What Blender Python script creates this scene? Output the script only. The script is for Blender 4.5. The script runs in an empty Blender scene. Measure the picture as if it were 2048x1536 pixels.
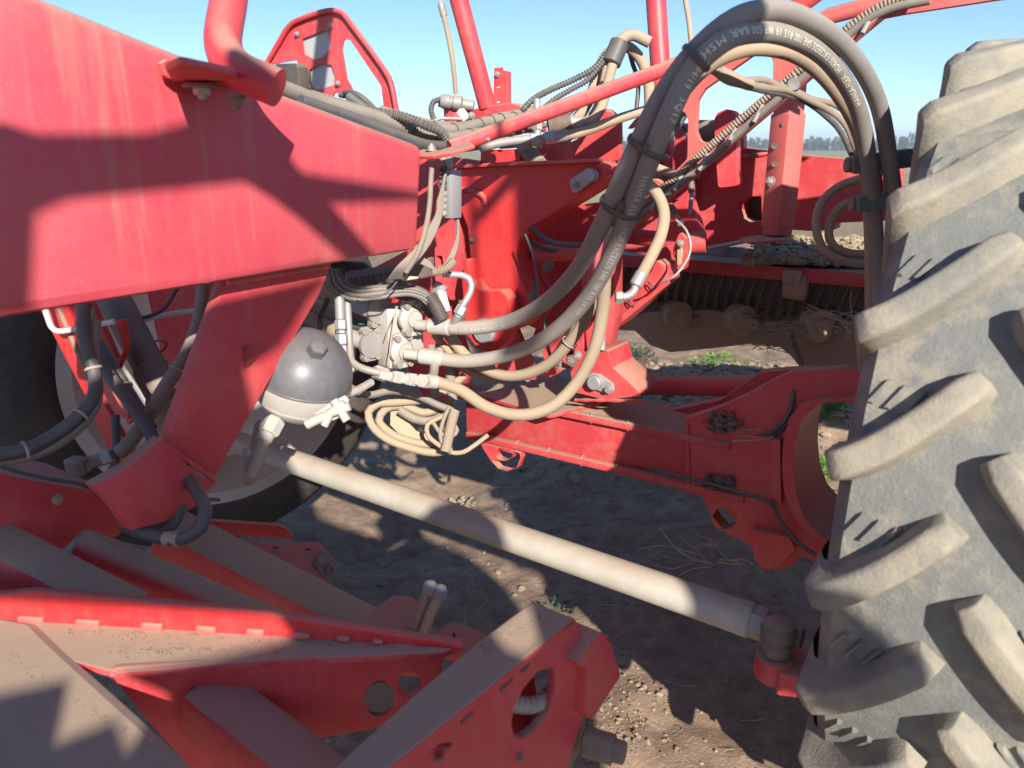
import bpy, bmesh, math, random
from mathutils import Vector as V, Matrix, noise as NZ
random.seed(7)
R = math.radians
sc = bpy.context.scene
COL = sc.collection
# ------------------------------------------------------------------ camera, sky, sun, exposure
F = 1577.0; CAMH = 1.6; PITCH = R(16.6)
CAM = V((0, 0, CAMH))
FW = V((0, math.cos(PITCH), -math.sin(PITCH))); UPV = V((0, math.sin(PITCH), math.cos(PITCH))); RT = V((1, 0, 0))
cd = bpy.data.cameras.new('camera'); cam = bpy.data.objects.new('camera', cd); COL.objects.link(cam)
cam.location = CAM; cam.rotation_euler = (R(90) - PITCH, 0, 0)
cd.sensor_width = 36; cd.lens = 36 * F / 2048; cd.clip_start = .02; cd.clip_end = 3000
cd.dof.use_dof = True; cd.dof.focus_distance = 2.3; cd.dof.aperture_fstop = 4.0
sc.camera = cam
A = V((math.cos(R(33)), -math.sin(R(33)), 0)); L = V((math.sin(R(33)), math.cos(R(33)), 0)); Z = V((0, 0, 1))
SUN = (A * .66 - L * .62 + Z * .42).normalized()
w = bpy.data.worlds.new("World"); sc.world = w; w.use_nodes = True
nt = w.node_tree; nt.nodes.clear()
sk = nt.nodes.new('ShaderNodeTexSky'); sk.sky_type = 'NISHITA'; sk.sun_disc = False
sk.sun_elevation = math.asin(SUN.z); sk.sun_rotation = math.atan2(SUN.x, SUN.y)
sk.air_density = .65; sk.dust_density = 0; sk.ozone_density = 4
bg = nt.nodes.new('ShaderNodeBackground'); bg.inputs[1].default_value = .102
wo = nt.nodes.new('ShaderNodeOutputWorld')
nt.links.new(sk.outputs[0], bg.inputs[0]); nt.links.new(bg.outputs[0], wo.inputs[0])
sl = bpy.data.lights.new('sun', 'SUN'); sl.energy = 4.7; sl.angle = R(.6); sl.color = (1, .95, .86)
so = bpy.data.objects.new('sun', sl); COL.objects.link(so); so.rotation_euler = SUN.to_track_quat('Z', 'Y').to_euler()
sc.view_settings.view_transform = 'Standard'; sc.view_settings.look = 'None'
sc.view_settings.exposure = .90; sc.view_settings.gamma = 1
sc.render.resolution_x = 1024; sc.render.resolution_y = 768
# ------------------------------------------------------------------ unprojection
def ray(px, py): return FW + RT * ((px - 1024) / F) + UPV * ((768 - py) / F)
def U(px, py, d): return CAM + ray(px, py) * d
def pl_a(a): return (A * a, A)
def pl_l(l): return (L * l, L)
def pl_z(z): return (Z * z, Z)
def pl_d(px, py, d, n=None): return (U(px, py, d), n or FW)
def pl_3(a, b, c): return (a, (b - a).cross(c - a).normalized())
def on(px, py, pl):
    r = ray(px, py); return CAM + r * ((pl[0] - CAM).dot(pl[1]) / r.dot(pl[1]))
def M(a, l, z): return A * a + L * l + Z * z
# ------------------------------------------------------------------ object plumbing
W = {}
def link(name, me, mat, parent=None, smooth=False, **k):
    for v in me.vertices: pass
    n = len(me.vertices)
    lo = V([min(v.co[i] for v in me.vertices) for i in range(3)]); hi = V([max(v.co[i] for v in me.vertices) for i in range(3)])
    c = (lo + hi) / 2
    me.transform(Matrix.Translation(-c))
    o = bpy.data.objects.new(name, me); COL.objects.link(o)
    if mat and not me.materials: me.materials.append(mat)
    if smooth == 'auto': smooth_auto(me)
    elif smooth: me.polygons.foreach_set('use_smooth', [True] * len(me.polygons))
    o.location = c - (W[parent.name] if parent else V((0, 0, 0)))
    W[o.name] = c
    if parent: o.parent = parent
    for a, b in k.items(): o[a] = b
    return o
def smooth_auto(me, ang=35):
    me.polygons.foreach_set('use_smooth', [True] * len(me.polygons))
    bm = bmesh.new(); bm.from_mesh(me)
    for e in bm.edges:
        if len(e.link_faces) == 2 and e.calc_face_angle(0) > R(ang): e.smooth = False
    bm.to_mesh(me); bm.free()
def thing(name, label, cat, loc, group=None):
    o = bpy.data.objects.new(name, None); COL.objects.link(o); o.empty_display_size = .05
    o.location = loc; W[o.name] = V(loc); o['label'] = label; o['category'] = cat
    if group: o['group'] = group
    return o
def tag(o, label, cat, group=None):
    o['label'] = label; o['category'] = cat
    if group: o['group'] = group
    return o
def meshd(name, vs, fs):
    me = bpy.data.meshes.new(name); me.from_pydata([tuple(v) for v in vs], [], fs); me.update(); return me
def bm_mesh(name, bm):
    me = bpy.data.meshes.new(name); bmesh.ops.recalc_face_normals(bm, faces=bm.faces); bm.to_mesh(me); bm.free(); return me
# ------------------------------------------------------------------ shape builders
def roundpoly(p, r, seg=4):
    if r <= 0: return p
    out = []; n = len(p)
    for i in range(n):
        a, b, c = p[i - 1], p[i], p[(i + 1) % n]
        u = a - b; v = c - b; lu, lv = u.length, v.length
        if lu < 1e-6 or lv < 1e-6: continue
        u /= lu; v /= lv
        ang = math.acos(max(-1, min(1, u.dot(v))))
        if ang > R(165): out.append(b); continue
        d = min(r / max(math.tan(ang / 2), .05), lu * .48, lv * .48)
        s = b + u * d; e = b + v * d
        for k in range(seg + 1):
            t = k / seg; out.append(s * (1 - t) ** 2 + b * 2 * t * (1 - t) + e * t * t)
    return out
def plate3(name, pts3, n, th, mat, parent=None, holes=(), r=.004, bev=.0015, hr=.004, **k):
    """flat plate of thickness th behind its front outline (3D points on a plane), with real holes"""
    o0 = pts3[0]
    if n.dot(CAM - o0) < 0: n = -n
    u = (pts3[1] - pts3[0]).normalized(); v = n.cross(u).normalized()
    def to2(p): d = p - o0; return V((d.dot(u), d.dot(v)))
    cu = bpy.data.curves.new(name, 'CURVE'); cu.dimensions = '2D'; cu.fill_mode = 'BOTH'
    bev = min(bev, th * .3)
    cu.extrude = max(th / 2 - bev, 1e-4); cu.bevel_depth = bev; cu.bevel_resolution = 1; cu.offset = -bev
    loops = [roundpoly([to2(p) for p in pts3], r)] + [roundpoly([to2(p) for p in h], hr) for h in holes]
    for lp in loops:
        s = cu.splines.new('POLY'); s.points.add(len(lp) - 1); s.use_cyclic_u = True
        for i, q in enumerate(lp): s.points[i].co = (q.x, q.y, 0, 1)
    ob = bpy.data.objects.new('tmp', cu); COL.objects.link(ob)
    me = bpy.data.meshes.new_from_object(ob.evaluated_get(bpy.context.evaluated_depsgraph_get()))
    bpy.data.objects.remove(ob); bpy.data.curves.remove(cu)
    mt = Matrix(((u.x, v.x, n.x, 0), (u.y, v.y, n.y, 0), (u.z, v.z, n.z, 0), (0, 0, 0, 1)))
    me.transform(Matrix.Translation(o0 - n * th / 2) @ mt)
    me.materials.clear()
    return link(name, me, mat, parent, 'auto', **k)
def plate(name, pl, pts, th, mat, parent=None, holes=(), **k):
    return plate3(name, [on(x, y, pl) for x, y in pts], pl[1], th, mat, parent, [[on(x, y, pl) for x, y in h] for h in holes], **k)
def ell(cx, cy, rx, ry=None, rot=0, n=16):
    ry = ry or rx; c, s = math.cos(R(rot)), math.sin(R(rot)); o = []
    for i in range(n):
        a = 2 * math.pi * i / n; x, y = rx * math.cos(a), ry * math.sin(a); o.append((cx + x * c - y * s, cy + x * s + y * c))
    return o
def crom(p, step):
    if len(p) == 2: 
        n = max(2, int((p[1] - p[0]).length / step)); return [p[0].lerp(p[1], i / n) for i in range(n + 1)]
    q = [p[0] * 2 - p[1]] + list(p) + [p[-1] * 2 - p[-2]]; out = []
    for i in range(1, len(q) - 2):
        a, b, c, d = q[i - 1:i + 3]
        ta = (b - a).length ** .5; tb = (c - b).length ** .5; tc = (d - c).length ** .5
        m1 = ((b - a) / ta ** 1 * 1) if 0 else None
        t0 = 0; t1 = ta; t2 = t1 + tb; t3 = t2 + tc
        n = max(2, int((c - b).length / step + .5))
        for k in range(n):
            t = t1 + (t2 - t1) * k / n
            A1 = a * ((t1 - t) / (t1 - t0)) + b * ((t - t0) / (t1 - t0)); A2 = b * ((t2 - t) / (t2 - t1)) + c * ((t - t1) / (t2 - t1)); A3 = c * ((t3 - t) / (t3 - t2)) + d * ((t - t2) / (t3 - t2))
            B1 = A1 * ((t2 - t) / (t2 - t0)) + A2 * ((t - t0) / (t2 - t0)); B2 = A2 * ((t3 - t) / (t3 - t1)) + A3 * ((t - t1) / (t3 - t1))
            out.append(B1 * ((t2 - t) / (t2 - t1)) + B2 * ((t - t1) / (t2 - t1)))
    out.append(p[-1]); return out
def sweep(pts, rad, seg=14, cyc=False):
    """frames + verts of a round tube; rad is a number or f(arclength)"""
    n = len(pts); S = [0]
    for i in range(1, n): S.append(S[-1] + (pts[i] - pts[i - 1]).length)
    T = []
    for i in range(n):
        if cyc: t = pts[(i + 1) % n] - pts[i - 1]
        else: t = pts[min(i + 1, n - 1)] - pts[max(i - 1, 0)]
        T.append(t.normalized())
    N = T[0].orthogonal().normalized(); vs = []; fs = []; fr = []
    for i in range(n):
        N = (N - T[i] * N.dot(T[i])).normalized(); B = T[i].cross(N)
        r = rad(S[i]) if callable(rad) else rad
        fr.append((pts[i], T[i], S[i], r))
        for k in range(seg):
            a = 2 * math.pi * k / seg; vs.append(pts[i] + (N * math.cos(a) + B * math.sin(a)) * r)
    m = n if cyc else n - 1
    for i in range(m):
        j = (i + 1) % n
        for k in range(seg):
            k2 = (k + 1) % seg; fs.append((i * seg + k, i * seg + k2, j * seg + k2, j * seg + k))
    if not cyc: fs.append(tuple(range(seg - 1, -1, -1))); fs.append(tuple((n - 1) * seg + k for k in range(seg)))
    return vs, fs, fr
def tube(name, pts, rad, mat, parent=None, step=.015, seg=14, straight=False, wob=0, ret=False, **k):
    p = crom(pts, step) if not straight else pts
    if wob:
        sd = random.random() * 50
        p = [q + V([NZ.noise(q * 9 + V((sd, i * 7, 0))) for i in range(3)]) * wob for q in p]
    vs, fs, fr = sweep(p, rad, seg)
    o = link(name, meshd(name, vs, fs), mat, parent, 'auto' if seg > 7 else True, **k)
    return (o, fr) if ret else o
def corr(r, pitch=.007, amp=.14): return lambda s: r * (1 + amp * (1 if math.sin(2 * math.pi * s / pitch) > 0 else -1))
def conduit(name, pts, r, mat, parent=None, pitch=.008, **k):
    return tube(name, pts, corr(r, pitch), mat, parent, step=pitch / 4, seg=10, **k)
def tubes(name, paths, r, mat, parent=None, step=.015, seg=8):
    vs, fs = [], []
    for p in paths:
        a, b, _ = sweep(crom(p, step), r, seg); o = len(vs); vs += a; fs += [tuple(i + o for i in f) for f in b]
    return link(name, meshd(name, vs, fs), mat, parent, 'auto')
def px(*p): return [U(*q) for q in p]
def lathe(name, prof, c, ax, mat, parent=None, seg=28, smooth='auto', ref=None, **k):
    """prof: list of (along axis, radius)"""
    ax = ax.normalized(); u = ax.orthogonal().normalized() if ref is None else (ref - ax * ref.dot(ax)).normalized(); v = ax.cross(u); vs = []; fs = []
    for (h, r) in prof:
        for i in range(seg):
            a = 2 * math.pi * (i + .5) / seg; vs.append(c + ax * h + (u * math.cos(a) + v * math.sin(a)) * max(r, 1e-4))
    for j in range(len(prof) - 1):
        for i in range(seg):
            i2 = (i + 1) % seg; fs.append((j * seg + i, j * seg + i2, (j + 1) * seg + i2, (j + 1) * seg + i))
    if prof[0] != prof[-1]:
        fs.append(tuple(range(seg - 1, -1, -1))); fs.append(tuple((len(prof) - 1) * seg + i for i in range(seg)))
    return link(name, meshd(name, vs, fs), mat, parent, smooth, **k)
def cyl(name, p0, p1, r, mat, parent=None, seg=24, bev=.1, **k):
    d = p1 - p0; h = d.length; b = r * bev
    return lathe(name, [(0, r - b), (b, r), (h - b, r), (h, r - b)], p0, d, mat, parent, seg, **k)
def bolt(p, d, s, mat, parent, name='bolt', **k):
    """washer, hexagonal nut, threaded stub"""
    d = d.normalized(); bm = bmesh.new(); u = d.orthogonal().normalized(); v = d.cross(u)
    def pr(h0, h1, r0, r1, seg, off=0):
        a = [[bm.verts.new(p + d * h + (u * math.cos(off + 2 * math.pi * i / seg) + v * math.sin(off + 2 * math.pi * i / seg)) * r) for i in range(seg)] for h, r in ((h0, r0), (h1, r1))]
        for i in range(seg): bm.faces.new((a[0][i], a[0][(i + 1) % seg], a[1][(i + 1) % seg], a[1][i]))
        bm.faces.new(a[0][::-1]); bm.faces.new(a[1])
    pr(-.002, s * .18, s * 1.25, s * 1.25, 18); pr(s * .18, s * .85, s * .95, s * .95, 6, .3); pr(s * .85, s * 1.0, s * .95, s * .8, 6, .3); pr(s, s * 1.45, s * .5, s * .42, 12)
    return link(name, bm_mesh(name, bm), mat, parent, 'auto', **k)
def hexn(name, p0, p1, r, mat, parent=None, **k):
    d = p1 - p0; h = d.length; return lathe(name, [(0, r * .85), (h * .12, r), (h * .88, r), (h, r * .85)], p0, d, mat, parent, 6, smooth=False, ref=A * .3 + RT * .9 + UPV * .45, **k)
def bar(name, p0, p1, w_, h_, up, mat, parent=None, bev=.004, taper=1, seg=2, **k):
    """rectangular bar; up gives the direction of h_"""
    d = (p1 - p0).normalized(); s = d.cross(up).normalized(); u = s.cross(d).normalized(); bm = bmesh.new(); vs = []
    for p, t in ((p0, 1), (p1, taper)):
        for a, b in ((-1, -1), (1, -1), (1, 1), (-1, 1)): vs.append(bm.verts.new(p + s * a * w_ / 2 * t + u * b * h_ / 2 * t))
    for f in ((0, 1, 2, 3), (7, 6, 5, 4), (0, 4, 5, 1), (1, 5, 6, 2), (2, 6, 7, 3), (3, 7, 4, 0)): bm.faces.new([vs[i] for i in f])
    bmesh.ops.recalc_face_normals(bm, faces=bm.faces)
    if bev: bmesh.ops.bevel(bm, geom=bm.edges[:], offset=bev, segments=seg, affect='EDGES', profile=.5)
    return link(name, bm_mesh(name, bm), mat, parent, 'auto', **k)
def solid(name, a, b, mat, parent=None, bev=.004, **k):
    """closed body between two matching outlines"""
    bm = bmesh.new(); va = [bm.verts.new(p) for p in a]; vb = [bm.verts.new(p) for p in b]; n = len(a)
    bm.faces.new(va); bm.faces.new(vb[::-1])
    for i in range(n): bm.faces.new((va[i], vb[i], vb[(i + 1) % n], va[(i + 1) % n]))
    bmesh.ops.recalc_face_normals(bm, faces=bm.faces)
    if bev: bmesh.ops.bevel(bm, geom=bm.edges[:], offset=bev, segments=2, affect='EDGES', profile=.5)
    return link(name, bm_mesh(name, bm), mat, parent, 'auto', **k)
def ring(name, c, T, ru, rv, rr, mat, parent=None, u=None, seg=8, flat=1, **k):
    T = T.normalized(); u = (u - T * u.dot(T)).normalized() if u is not None else T.orthogonal().normalized(); v = T.cross(u); n = 28
    vs = []; fs = []
    for i in range(n):
        a = 2 * math.pi * i / n; rad = (u * math.cos(a) + v * math.sin(a)); p = c + u * math.cos(a) * ru + v * math.sin(a) * rv
        for j in range(seg):
            b = 2 * math.pi * (j + .5) / seg; vs.append(p + rad * math.cos(b) * rr + T * math.sin(b) * rr * flat)
    for i in range(n):
        for j in range(seg): fs.append((i * seg + j, i * seg + (j + 1) % seg, ((i + 1) % n) * seg + (j + 1) % seg, ((i + 1) % n) * seg + j))
    return link(name, meshd(name, vs, fs), mat, parent, True, **k)
def at(fr, f):
    """frame of a swept tube at fraction f of its length"""
    s = fr[-1][2] * f
    for q in fr:
        if q[2] >= s: return q
    return fr[-1]
def tie(fr, f, mat, parent, wide=.003, name='cable_tie', gap=0):
    p, T, s, r = at(fr, f); o = ring(name, p, T, r + .0012 + gap, r + .0012 + gap, .0016, mat, parent, flat=wide / .0016 * .9)
    return o
def hose_text(txt, fr, s0, size, mat, parent, phi=0, sgn=1, flip=1):
    """raised lettering that follows the hose surface; s0 = start along the hose, sgn = reading direction, phi = turn round the hose"""
    cu = bpy.data.curves.new('t', 'FONT'); cu.body = txt; cu.size = size; cu.space_character = 1.14; cu.extrude = 0; cu.resolution_u = 2
    ob = bpy.data.objects.new('t', cu); COL.objects.link(ob)
    me = bpy.data.meshes.new_from_object(ob.evaluated_get(bpy.context.evaluated_depsgraph_get())); bpy.data.objects.remove(ob)
    bm = bmesh.new(); bm.from_mesh(me)
    for k in range(-1, 8):
        bmesh.ops.bisect_plane(bm, geom=bm.verts[:] + bm.edges[:] + bm.faces[:], plane_co=(0, size * k * .12, 0), plane_no=(0, 1, 0))
    S = [q[2] for q in fr]
    import bisect
    for v in bm.verts:
        s = s0 + sgn * v.co.x; i = max(1, min(len(S) - 1, bisect.bisect(S, s))); t = (s - S[i - 1]) / (S[i] - S[i - 1])
        p = fr[i - 1][0].lerp(fr[i][0], t); T = fr[i - 1][1].lerp(fr[i][1], t).normalized(); r = fr[i][3]
        c = CAM - p; c = (c - T * c.dot(T)).normalized(); sd = T.cross(c)
        a = phi + flip * (v.co.y - size * .35) / r
        v.co = p + (c * math.cos(a) + sd * math.sin(a)) * (r + .0006)
    bm.to_mesh(me); bm.free(); me.materials.clear()
    return link('printed_text', me, mat, parent)
# ------------------------------------------------------------------ materials
class NT:
    def __init__(s, name):
        s.m = bpy.data.materials.new(name); s.m.use_nodes = True; s.t = s.m.node_tree; s.t.nodes.clear()
        s.o = s.n('ShaderNodeOutputMaterial'); s.b = s.n('ShaderNodeBsdfPrincipled'); s.l(s.b.outputs[0], s.o.inputs[0])
        s.tc = s.n('ShaderNodeTexCoord').outputs['Object']; g = s.n('ShaderNodeNewGeometry'); s.pos = g.outputs['Position']
        sp = s.n('ShaderNodeSeparateXYZ'); s.l(g.outputs['Normal'], sp.inputs[0]); s.nz = sp.outputs[2]
    def n(s, t): return s.t.nodes.new(t)
    def l(s, a, b): s.t.links.new(a, b)
    def put(s, i, v):
        if isinstance(v, (int, float)): i.default_value = v
        elif isinstance(v, tuple): i.default_value = (*v, 1) if len(v) == 3 else v
        else: s.l(v, i)
    def noise(s, sc_, det=5, rough=.55, vec=None, stretch=None, dist=0):
        v = vec or s.tc
        if stretch:
            mp = s.n('ShaderNodeMapping'); mp.inputs['Scale'].default_value = stretch; s.l(v, mp.inputs[0]); v = mp.outputs[0]
        q = s.n('ShaderNodeTexNoise'); q.inputs['Scale'].default_value = sc_; q.inputs['Detail'].default_value = det; q.inputs['Roughness'].default_value = rough; q.inputs['Distortion'].default_value = dist
        s.l(v, q.inputs['Vector']); return q.outputs[0]
    def vor(s, sc_, vec=None, feat='F1'):
        q = s.n('ShaderNodeTexVoronoi'); q.feature = feat; q.inputs['Scale'].default_value = sc_; s.l(vec or s.tc, q.inputs['Vector']); return q.outputs[0]
    def rng(s, v, a, b, c=0, d=1):
        q = s.n('ShaderNodeMapRange'); q.interpolation_type = 'SMOOTHSTEP'; s.l(v, q.inputs[0])
        for i, x in enumerate((a, b, c, d)): q.inputs[i + 1].default_value = x
        return q.outputs[0]
    def mth(s, op, a, b=0):
        q = s.n('ShaderNodeMath'); q.operation = op; s.put(q.inputs[0], a); s.put(q.inputs[1], b); return q.outputs[0]
    def mix(s, f, a, b):
        q = s.n('ShaderNodeMix'); q.data_type = 'RGBA'; s.put(q.inputs[0], f); s.put(q.inputs[6], a); s.put(q.inputs[7], b); return q.outputs[2]
    def bump(s, h, st, dist=.002):
        q = s.n('ShaderNodeBump'); q.inputs['Strength'].default_value = st; q.inputs['Distance'].default_value = dist; s.l(h, q.inputs['Height']); s.l(q.outputs[0], s.b.inputs['Normal'])
    def set(s, **k):
        for a, v in k.items(): s.put(s.b.inputs[a.replace('_', ' ')], v)
DUST = (.46, .34, .225); DUST2 = (.36, .27, .19)
def dusty(name, base, base2=None, film=.08, up=.7, var=.5, rough=.42, dust=DUST, streak=0, specks=.5, metal=0, spec=.5, upr=(.35, .95), bmp=.15, low=None):
    """coat of base colour with a thin film of field dust, more of it lying on faces that look up"""
    s = NT(name); n1 = s.noise(5, 6, .6); n2 = s.noise(45, 5, .65); n3 = s.noise(260, 3, .6)
    m = s.rng(s.nz, upr[0], upr[1], 0, up)
    v = s.mth('MULTIPLY', s.mth('SUBTRACT', n1, .5), var); v2 = s.mth('MULTIPLY', s.mth('SUBTRACT', n2, .5), var * .8)
    d = s.mth('ADD', s.mth('ADD', m, film), s.mth('ADD', v, v2))
    if low:
        sp = s.n('ShaderNodeSeparateXYZ'); s.l(s.pos, sp.inputs[0]); d = s.mth('ADD', d, s.rng(sp.outputs[2], low[0], low[1], 0, low[2]))
    if streak:
        st = s.rng(s.noise(28, 4, .7, stretch=(1, 1, .05)), .5, .75, 0, streak); d = s.mth('ADD', d, st)
    if specks:
        d = s.mth('ADD', d, s.mth('MULTIPLY', s.rng(n3, .64, .74), specks * .6))
    d = s.mth('MAXIMUM', s.mth('MINIMUM', d, .97), film * .5)
    b = s.mix(s.rng(n1, .3, .7), base, base2 or base)
    s.set(Base_Color=s.mix(d, b, s.mix(n2, dust, DUST2)), Roughness=s.mth('ADD', s.mth('MULTIPLY', d, .5), rough), Metallic=s.mth('MULTIPLY', s.mth('SUBTRACT', 1.0, d), metal) if metal else 0.0)
    s.b.inputs['Specular IOR Level'].default_value = spec
    s.bump(s.mth('ADD', n2, s.mth('MULTIPLY', d, .6)), bmp, .003)
    return s.m
REDC = (.56, .034, .052); REDC2 = (.62, .045, .058)
RED = dusty('red_paint', REDC, REDC2, film=.09, up=.6, var=.42, streak=.12)
REDCLEAN = dusty('red_paint_clean', (.64, .022, .028), (.66, .028, .034), film=.045, up=.4, var=.22, rough=.4, specks=.5, streak=.08)
REDBEAM = dusty('red_paint_streaked', (.58, .05, .085), (.62, .06, .09), film=.10, up=.95, var=.24, streak=.30, specks=.9, rough=.45, upr=(.12, .75))
REDDUST = dusty('red_paint_dusty', (.50, .03, .04), REDC, film=.10, up=1.05, var=.85, upr=(.25, .8), rough=.5)
REDPALE = dusty('red_paint_faded', (.62, .07, .075), (.64, .09, .09), film=.20, up=.7, var=.3, rough=.5)
HOSE = dusty('hose_rubber', (.065, .070, .080), (.085, .09, .10), film=.34, up=.35, var=.5, dust=(.42, .36, .28), rough=.5, specks=.3, upr=(-.6, .9), bmp=.08)
HOSEBIG = dusty('hose_rubber_partly_dusty', (.062, .068, .080), (.085, .09, .10), film=.52, up=.25, var=.5, dust=(.38, .36, .33), rough=.5, specks=.3, upr=(-.3, .9), bmp=.08, low=(1.32, 1.10, .34))
HOSECLEAN = dusty('hose_rubber_clean', (.04, .045, .056), (.055, .06, .072), film=.04, up=.25, var=.25, rough=.45, specks=.3, upr=(-.3, .9), bmp=.08)
HOSEDUST = dusty('hose_rubber_dusty', (.11, .10, .09), film=.62, up=.35, var=.4, rough=.6, specks=.3, upr=(-.8, .5), bmp=.12)
PLASTIC = dusty('black_plastic', (.035, .036, .04), film=.12, up=.3, var=.3, rough=.5)
CONDUIT = dusty('conduit_plastic', (.05, .053, .062), film=.15, up=.3, var=.3, rough=.5)
CONDUITD = dusty('conduit_dusty', (.14, .13, .12), film=.55, up=.3, var=.3, rough=.6)
STEEL = dusty('zinc_steel', (.40, .41, .43), (.34, .35, .37), film=.12, up=.3, var=.45, rough=.45, metal=.4)
STEELD = dusty('zinc_steel_dusty', (.36, .37, .38), (.28, .29, .30), film=.28, up=.4, var=.5, rough=.45, metal=.5)
SILVER = dusty('grey_paint', (.50, .50, .48), (.42, .42, .41), film=.3, up=.4, var=.5, rough=.5)
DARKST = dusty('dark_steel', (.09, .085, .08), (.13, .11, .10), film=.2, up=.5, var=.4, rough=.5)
CREAM = dusty('tie_rod_paint', (.52, .50, .43), (.42, .40, .35), film=.22, up=.45, var=.7, rough=.55)
WHITE = dusty('white_paint', (.72, .71, .68), (.66, .65, .62), film=.12, up=.3, var=.3)
LAMPG = dusty('grey_lens', (.42, .42, .42), film=.1, up=.2, var=.2, rough=.5)
GREENGR = dusty('clamp_plastic', (.045, .085, .085), (.055, .095, .095), film=.06, up=.4, var=.2, rough=.5)
YELLOW = dusty('yellow_plastic', (.75, .55, .02), film=.1, up=.2, var=.3)
BROWN = dusty('brown_dusty_sunlit_steel', (.42, .33, .22), (.48, .38, .26), film=.65, up=.5, var=.5, rough=.7)  # base tan lightened to put a sunlit look into the shaded roller guard
ACC = dusty('accumulator_paint', (.085, .09, .108), (.11, .115, .13), film=.05, up=.14, var=.3, rough=.36, specks=1.4)
PRINT = dusty('printed_letters', (.78, .72, .56), film=.02, up=0, var=.15, rough=.7)
PRINTD = dusty('printed_letters_worn', (.52, .51, .50), film=.03, up=0, var=.5, rough=.7)
TIE = dusty('cable_tie_plastic', (.03, .03, .035), film=.15, up=.3, var=.3, rough=.5)
TIEW = dusty('cable_tie_white', (.42, .36, .33), film=.4, up=.3, var=.3, rough=.5)
def m_tyre(name, tread=True):
    s = NT(name); n1 = s.noise(4, 7, .62); n2 = s.noise(26, 7, .65); n3 = s.noise(150, 4, .65)
    d = s.mth('ADD', s.rng(s.mth('ADD', n1, s.mth('MULTIPLY', s.mth('SUBTRACT', n2, .5), .9)), .45, .73, .07, .64), s.mth('MULTIPLY', s.mth('SUBTRACT', n3, .5), .5))
    d = s.mth('MAXIMUM', s.mth('MINIMUM', d, .95), .05)
    s.set(Base_Color=s.mix(d, s.mix(n2, (.12, .128, .128), (.22, .225, .21)), s.mix(n3, (.42, .35, .25), (.30, .25, .18))), Roughness=.85)
    s.bump(s.mth('ADD', n3, s.mth('MULTIPLY', n2, .8)), .5, .004); return s.m
TYRE = m_tyre('tyre_rubber')
def m_lug():
    s = NT('lug_rubber'); n1 = s.noise(7, 6, .6); n3 = s.noise(160, 4, .7); n2 = s.noise(30, 6, .6)
    d = s.mth('MINIMUM', s.mth('ADD', s.rng(s.mth('ADD', n1, s.mth('MULTIPLY', n2, .5)), .5, .95, .28, .88), s.mth('MULTIPLY', s.mth('SUBTRACT', n3, .5), .4)), .97)
    s.set(Base_Color=s.mix(d, (.13, .135, .135), s.mix(n3, (.41, .36, .265), (.30, .26, .19))), Roughness=.88); s.bump(s.mth('ADD', n3, n2), .5, .004); return s.m
LUG = m_lug()
TYRED = dusty('shaded_tyre_rubber', (.022, .019, .018), (.03, .027, .025), film=.05, up=.1, var=.2, rough=.8)  # near-black, so the far tyre's shade is part of its colour
def m_soil():
    s = NT('soil'); p = s.pos; n1 = s.noise(1.3, 8, .62, vec=p); n2 = s.noise(14, 8, .68, vec=p); n3 = s.noise(90, 5, .7, vec=p)
    c = s.mix(s.rng(n2, .3, .7), s.mix(s.rng(n1, .35, .65), (.345, .24, .165), (.41, .30, .21)), (.235, .16, .11))
    sp = s.n('ShaderNodeSeparateXYZ'); s.l(p, sp.inputs[0])
    far = s.rng(sp.outputs[1], 12, 34); f2 = s.noise(.25, 8, .75, vec=p)
    c = s.mix(far, c, s.mix(s.rng(f2, .4, .6), (.44, .38, .23), (.20, .25, .11)))
    s.set(Base_Color=c, Roughness=.95); s.b.inputs['Specular IOR Level'].default_value = .1
    s.bump(s.mth('ADD', n2, s.mth('MULTIPLY', n3, .5)), .9, .012); return s.m
SOIL = m_soil()
def m_plain(name, c1, c2, sc_=20, rough=.9, bmp=.6):
    s = NT(name); n = s.noise(sc_, 6, .65, vec=s.pos); s.set(Base_Color=s.mix(s.rng(n, .3, .7), c1, c2), Roughness=rough); s.bump(n, bmp, .006); return s.m
CLOD = m_plain('dry_soil_clods', (.40, .32, .19), (.27, .20, .12), 60)
CLODS = m_plain('soil_clods', (.36, .26, .18), (.25, .175, .12), 60)
MUD = m_plain('caked_mud', (.20, .14, .105), (.13, .095, .075), 50)
LEAF = m_plain('leaf', (.16, .34, .045), (.09, .22, .03), 30, .6, .1)
LEAFD = m_plain('dark_leaf', (.05, .10, .05), (.035, .07, .035), 30, .6, .1)
STRAW = m_plain('straw', (.42, .36, .24), (.30, .25, .17), 30, .8, .1)
WOOD = m_plain('forest_foliage', (.07, .10, .065), (.05, .085, .06), .3, .9, .1)
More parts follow.
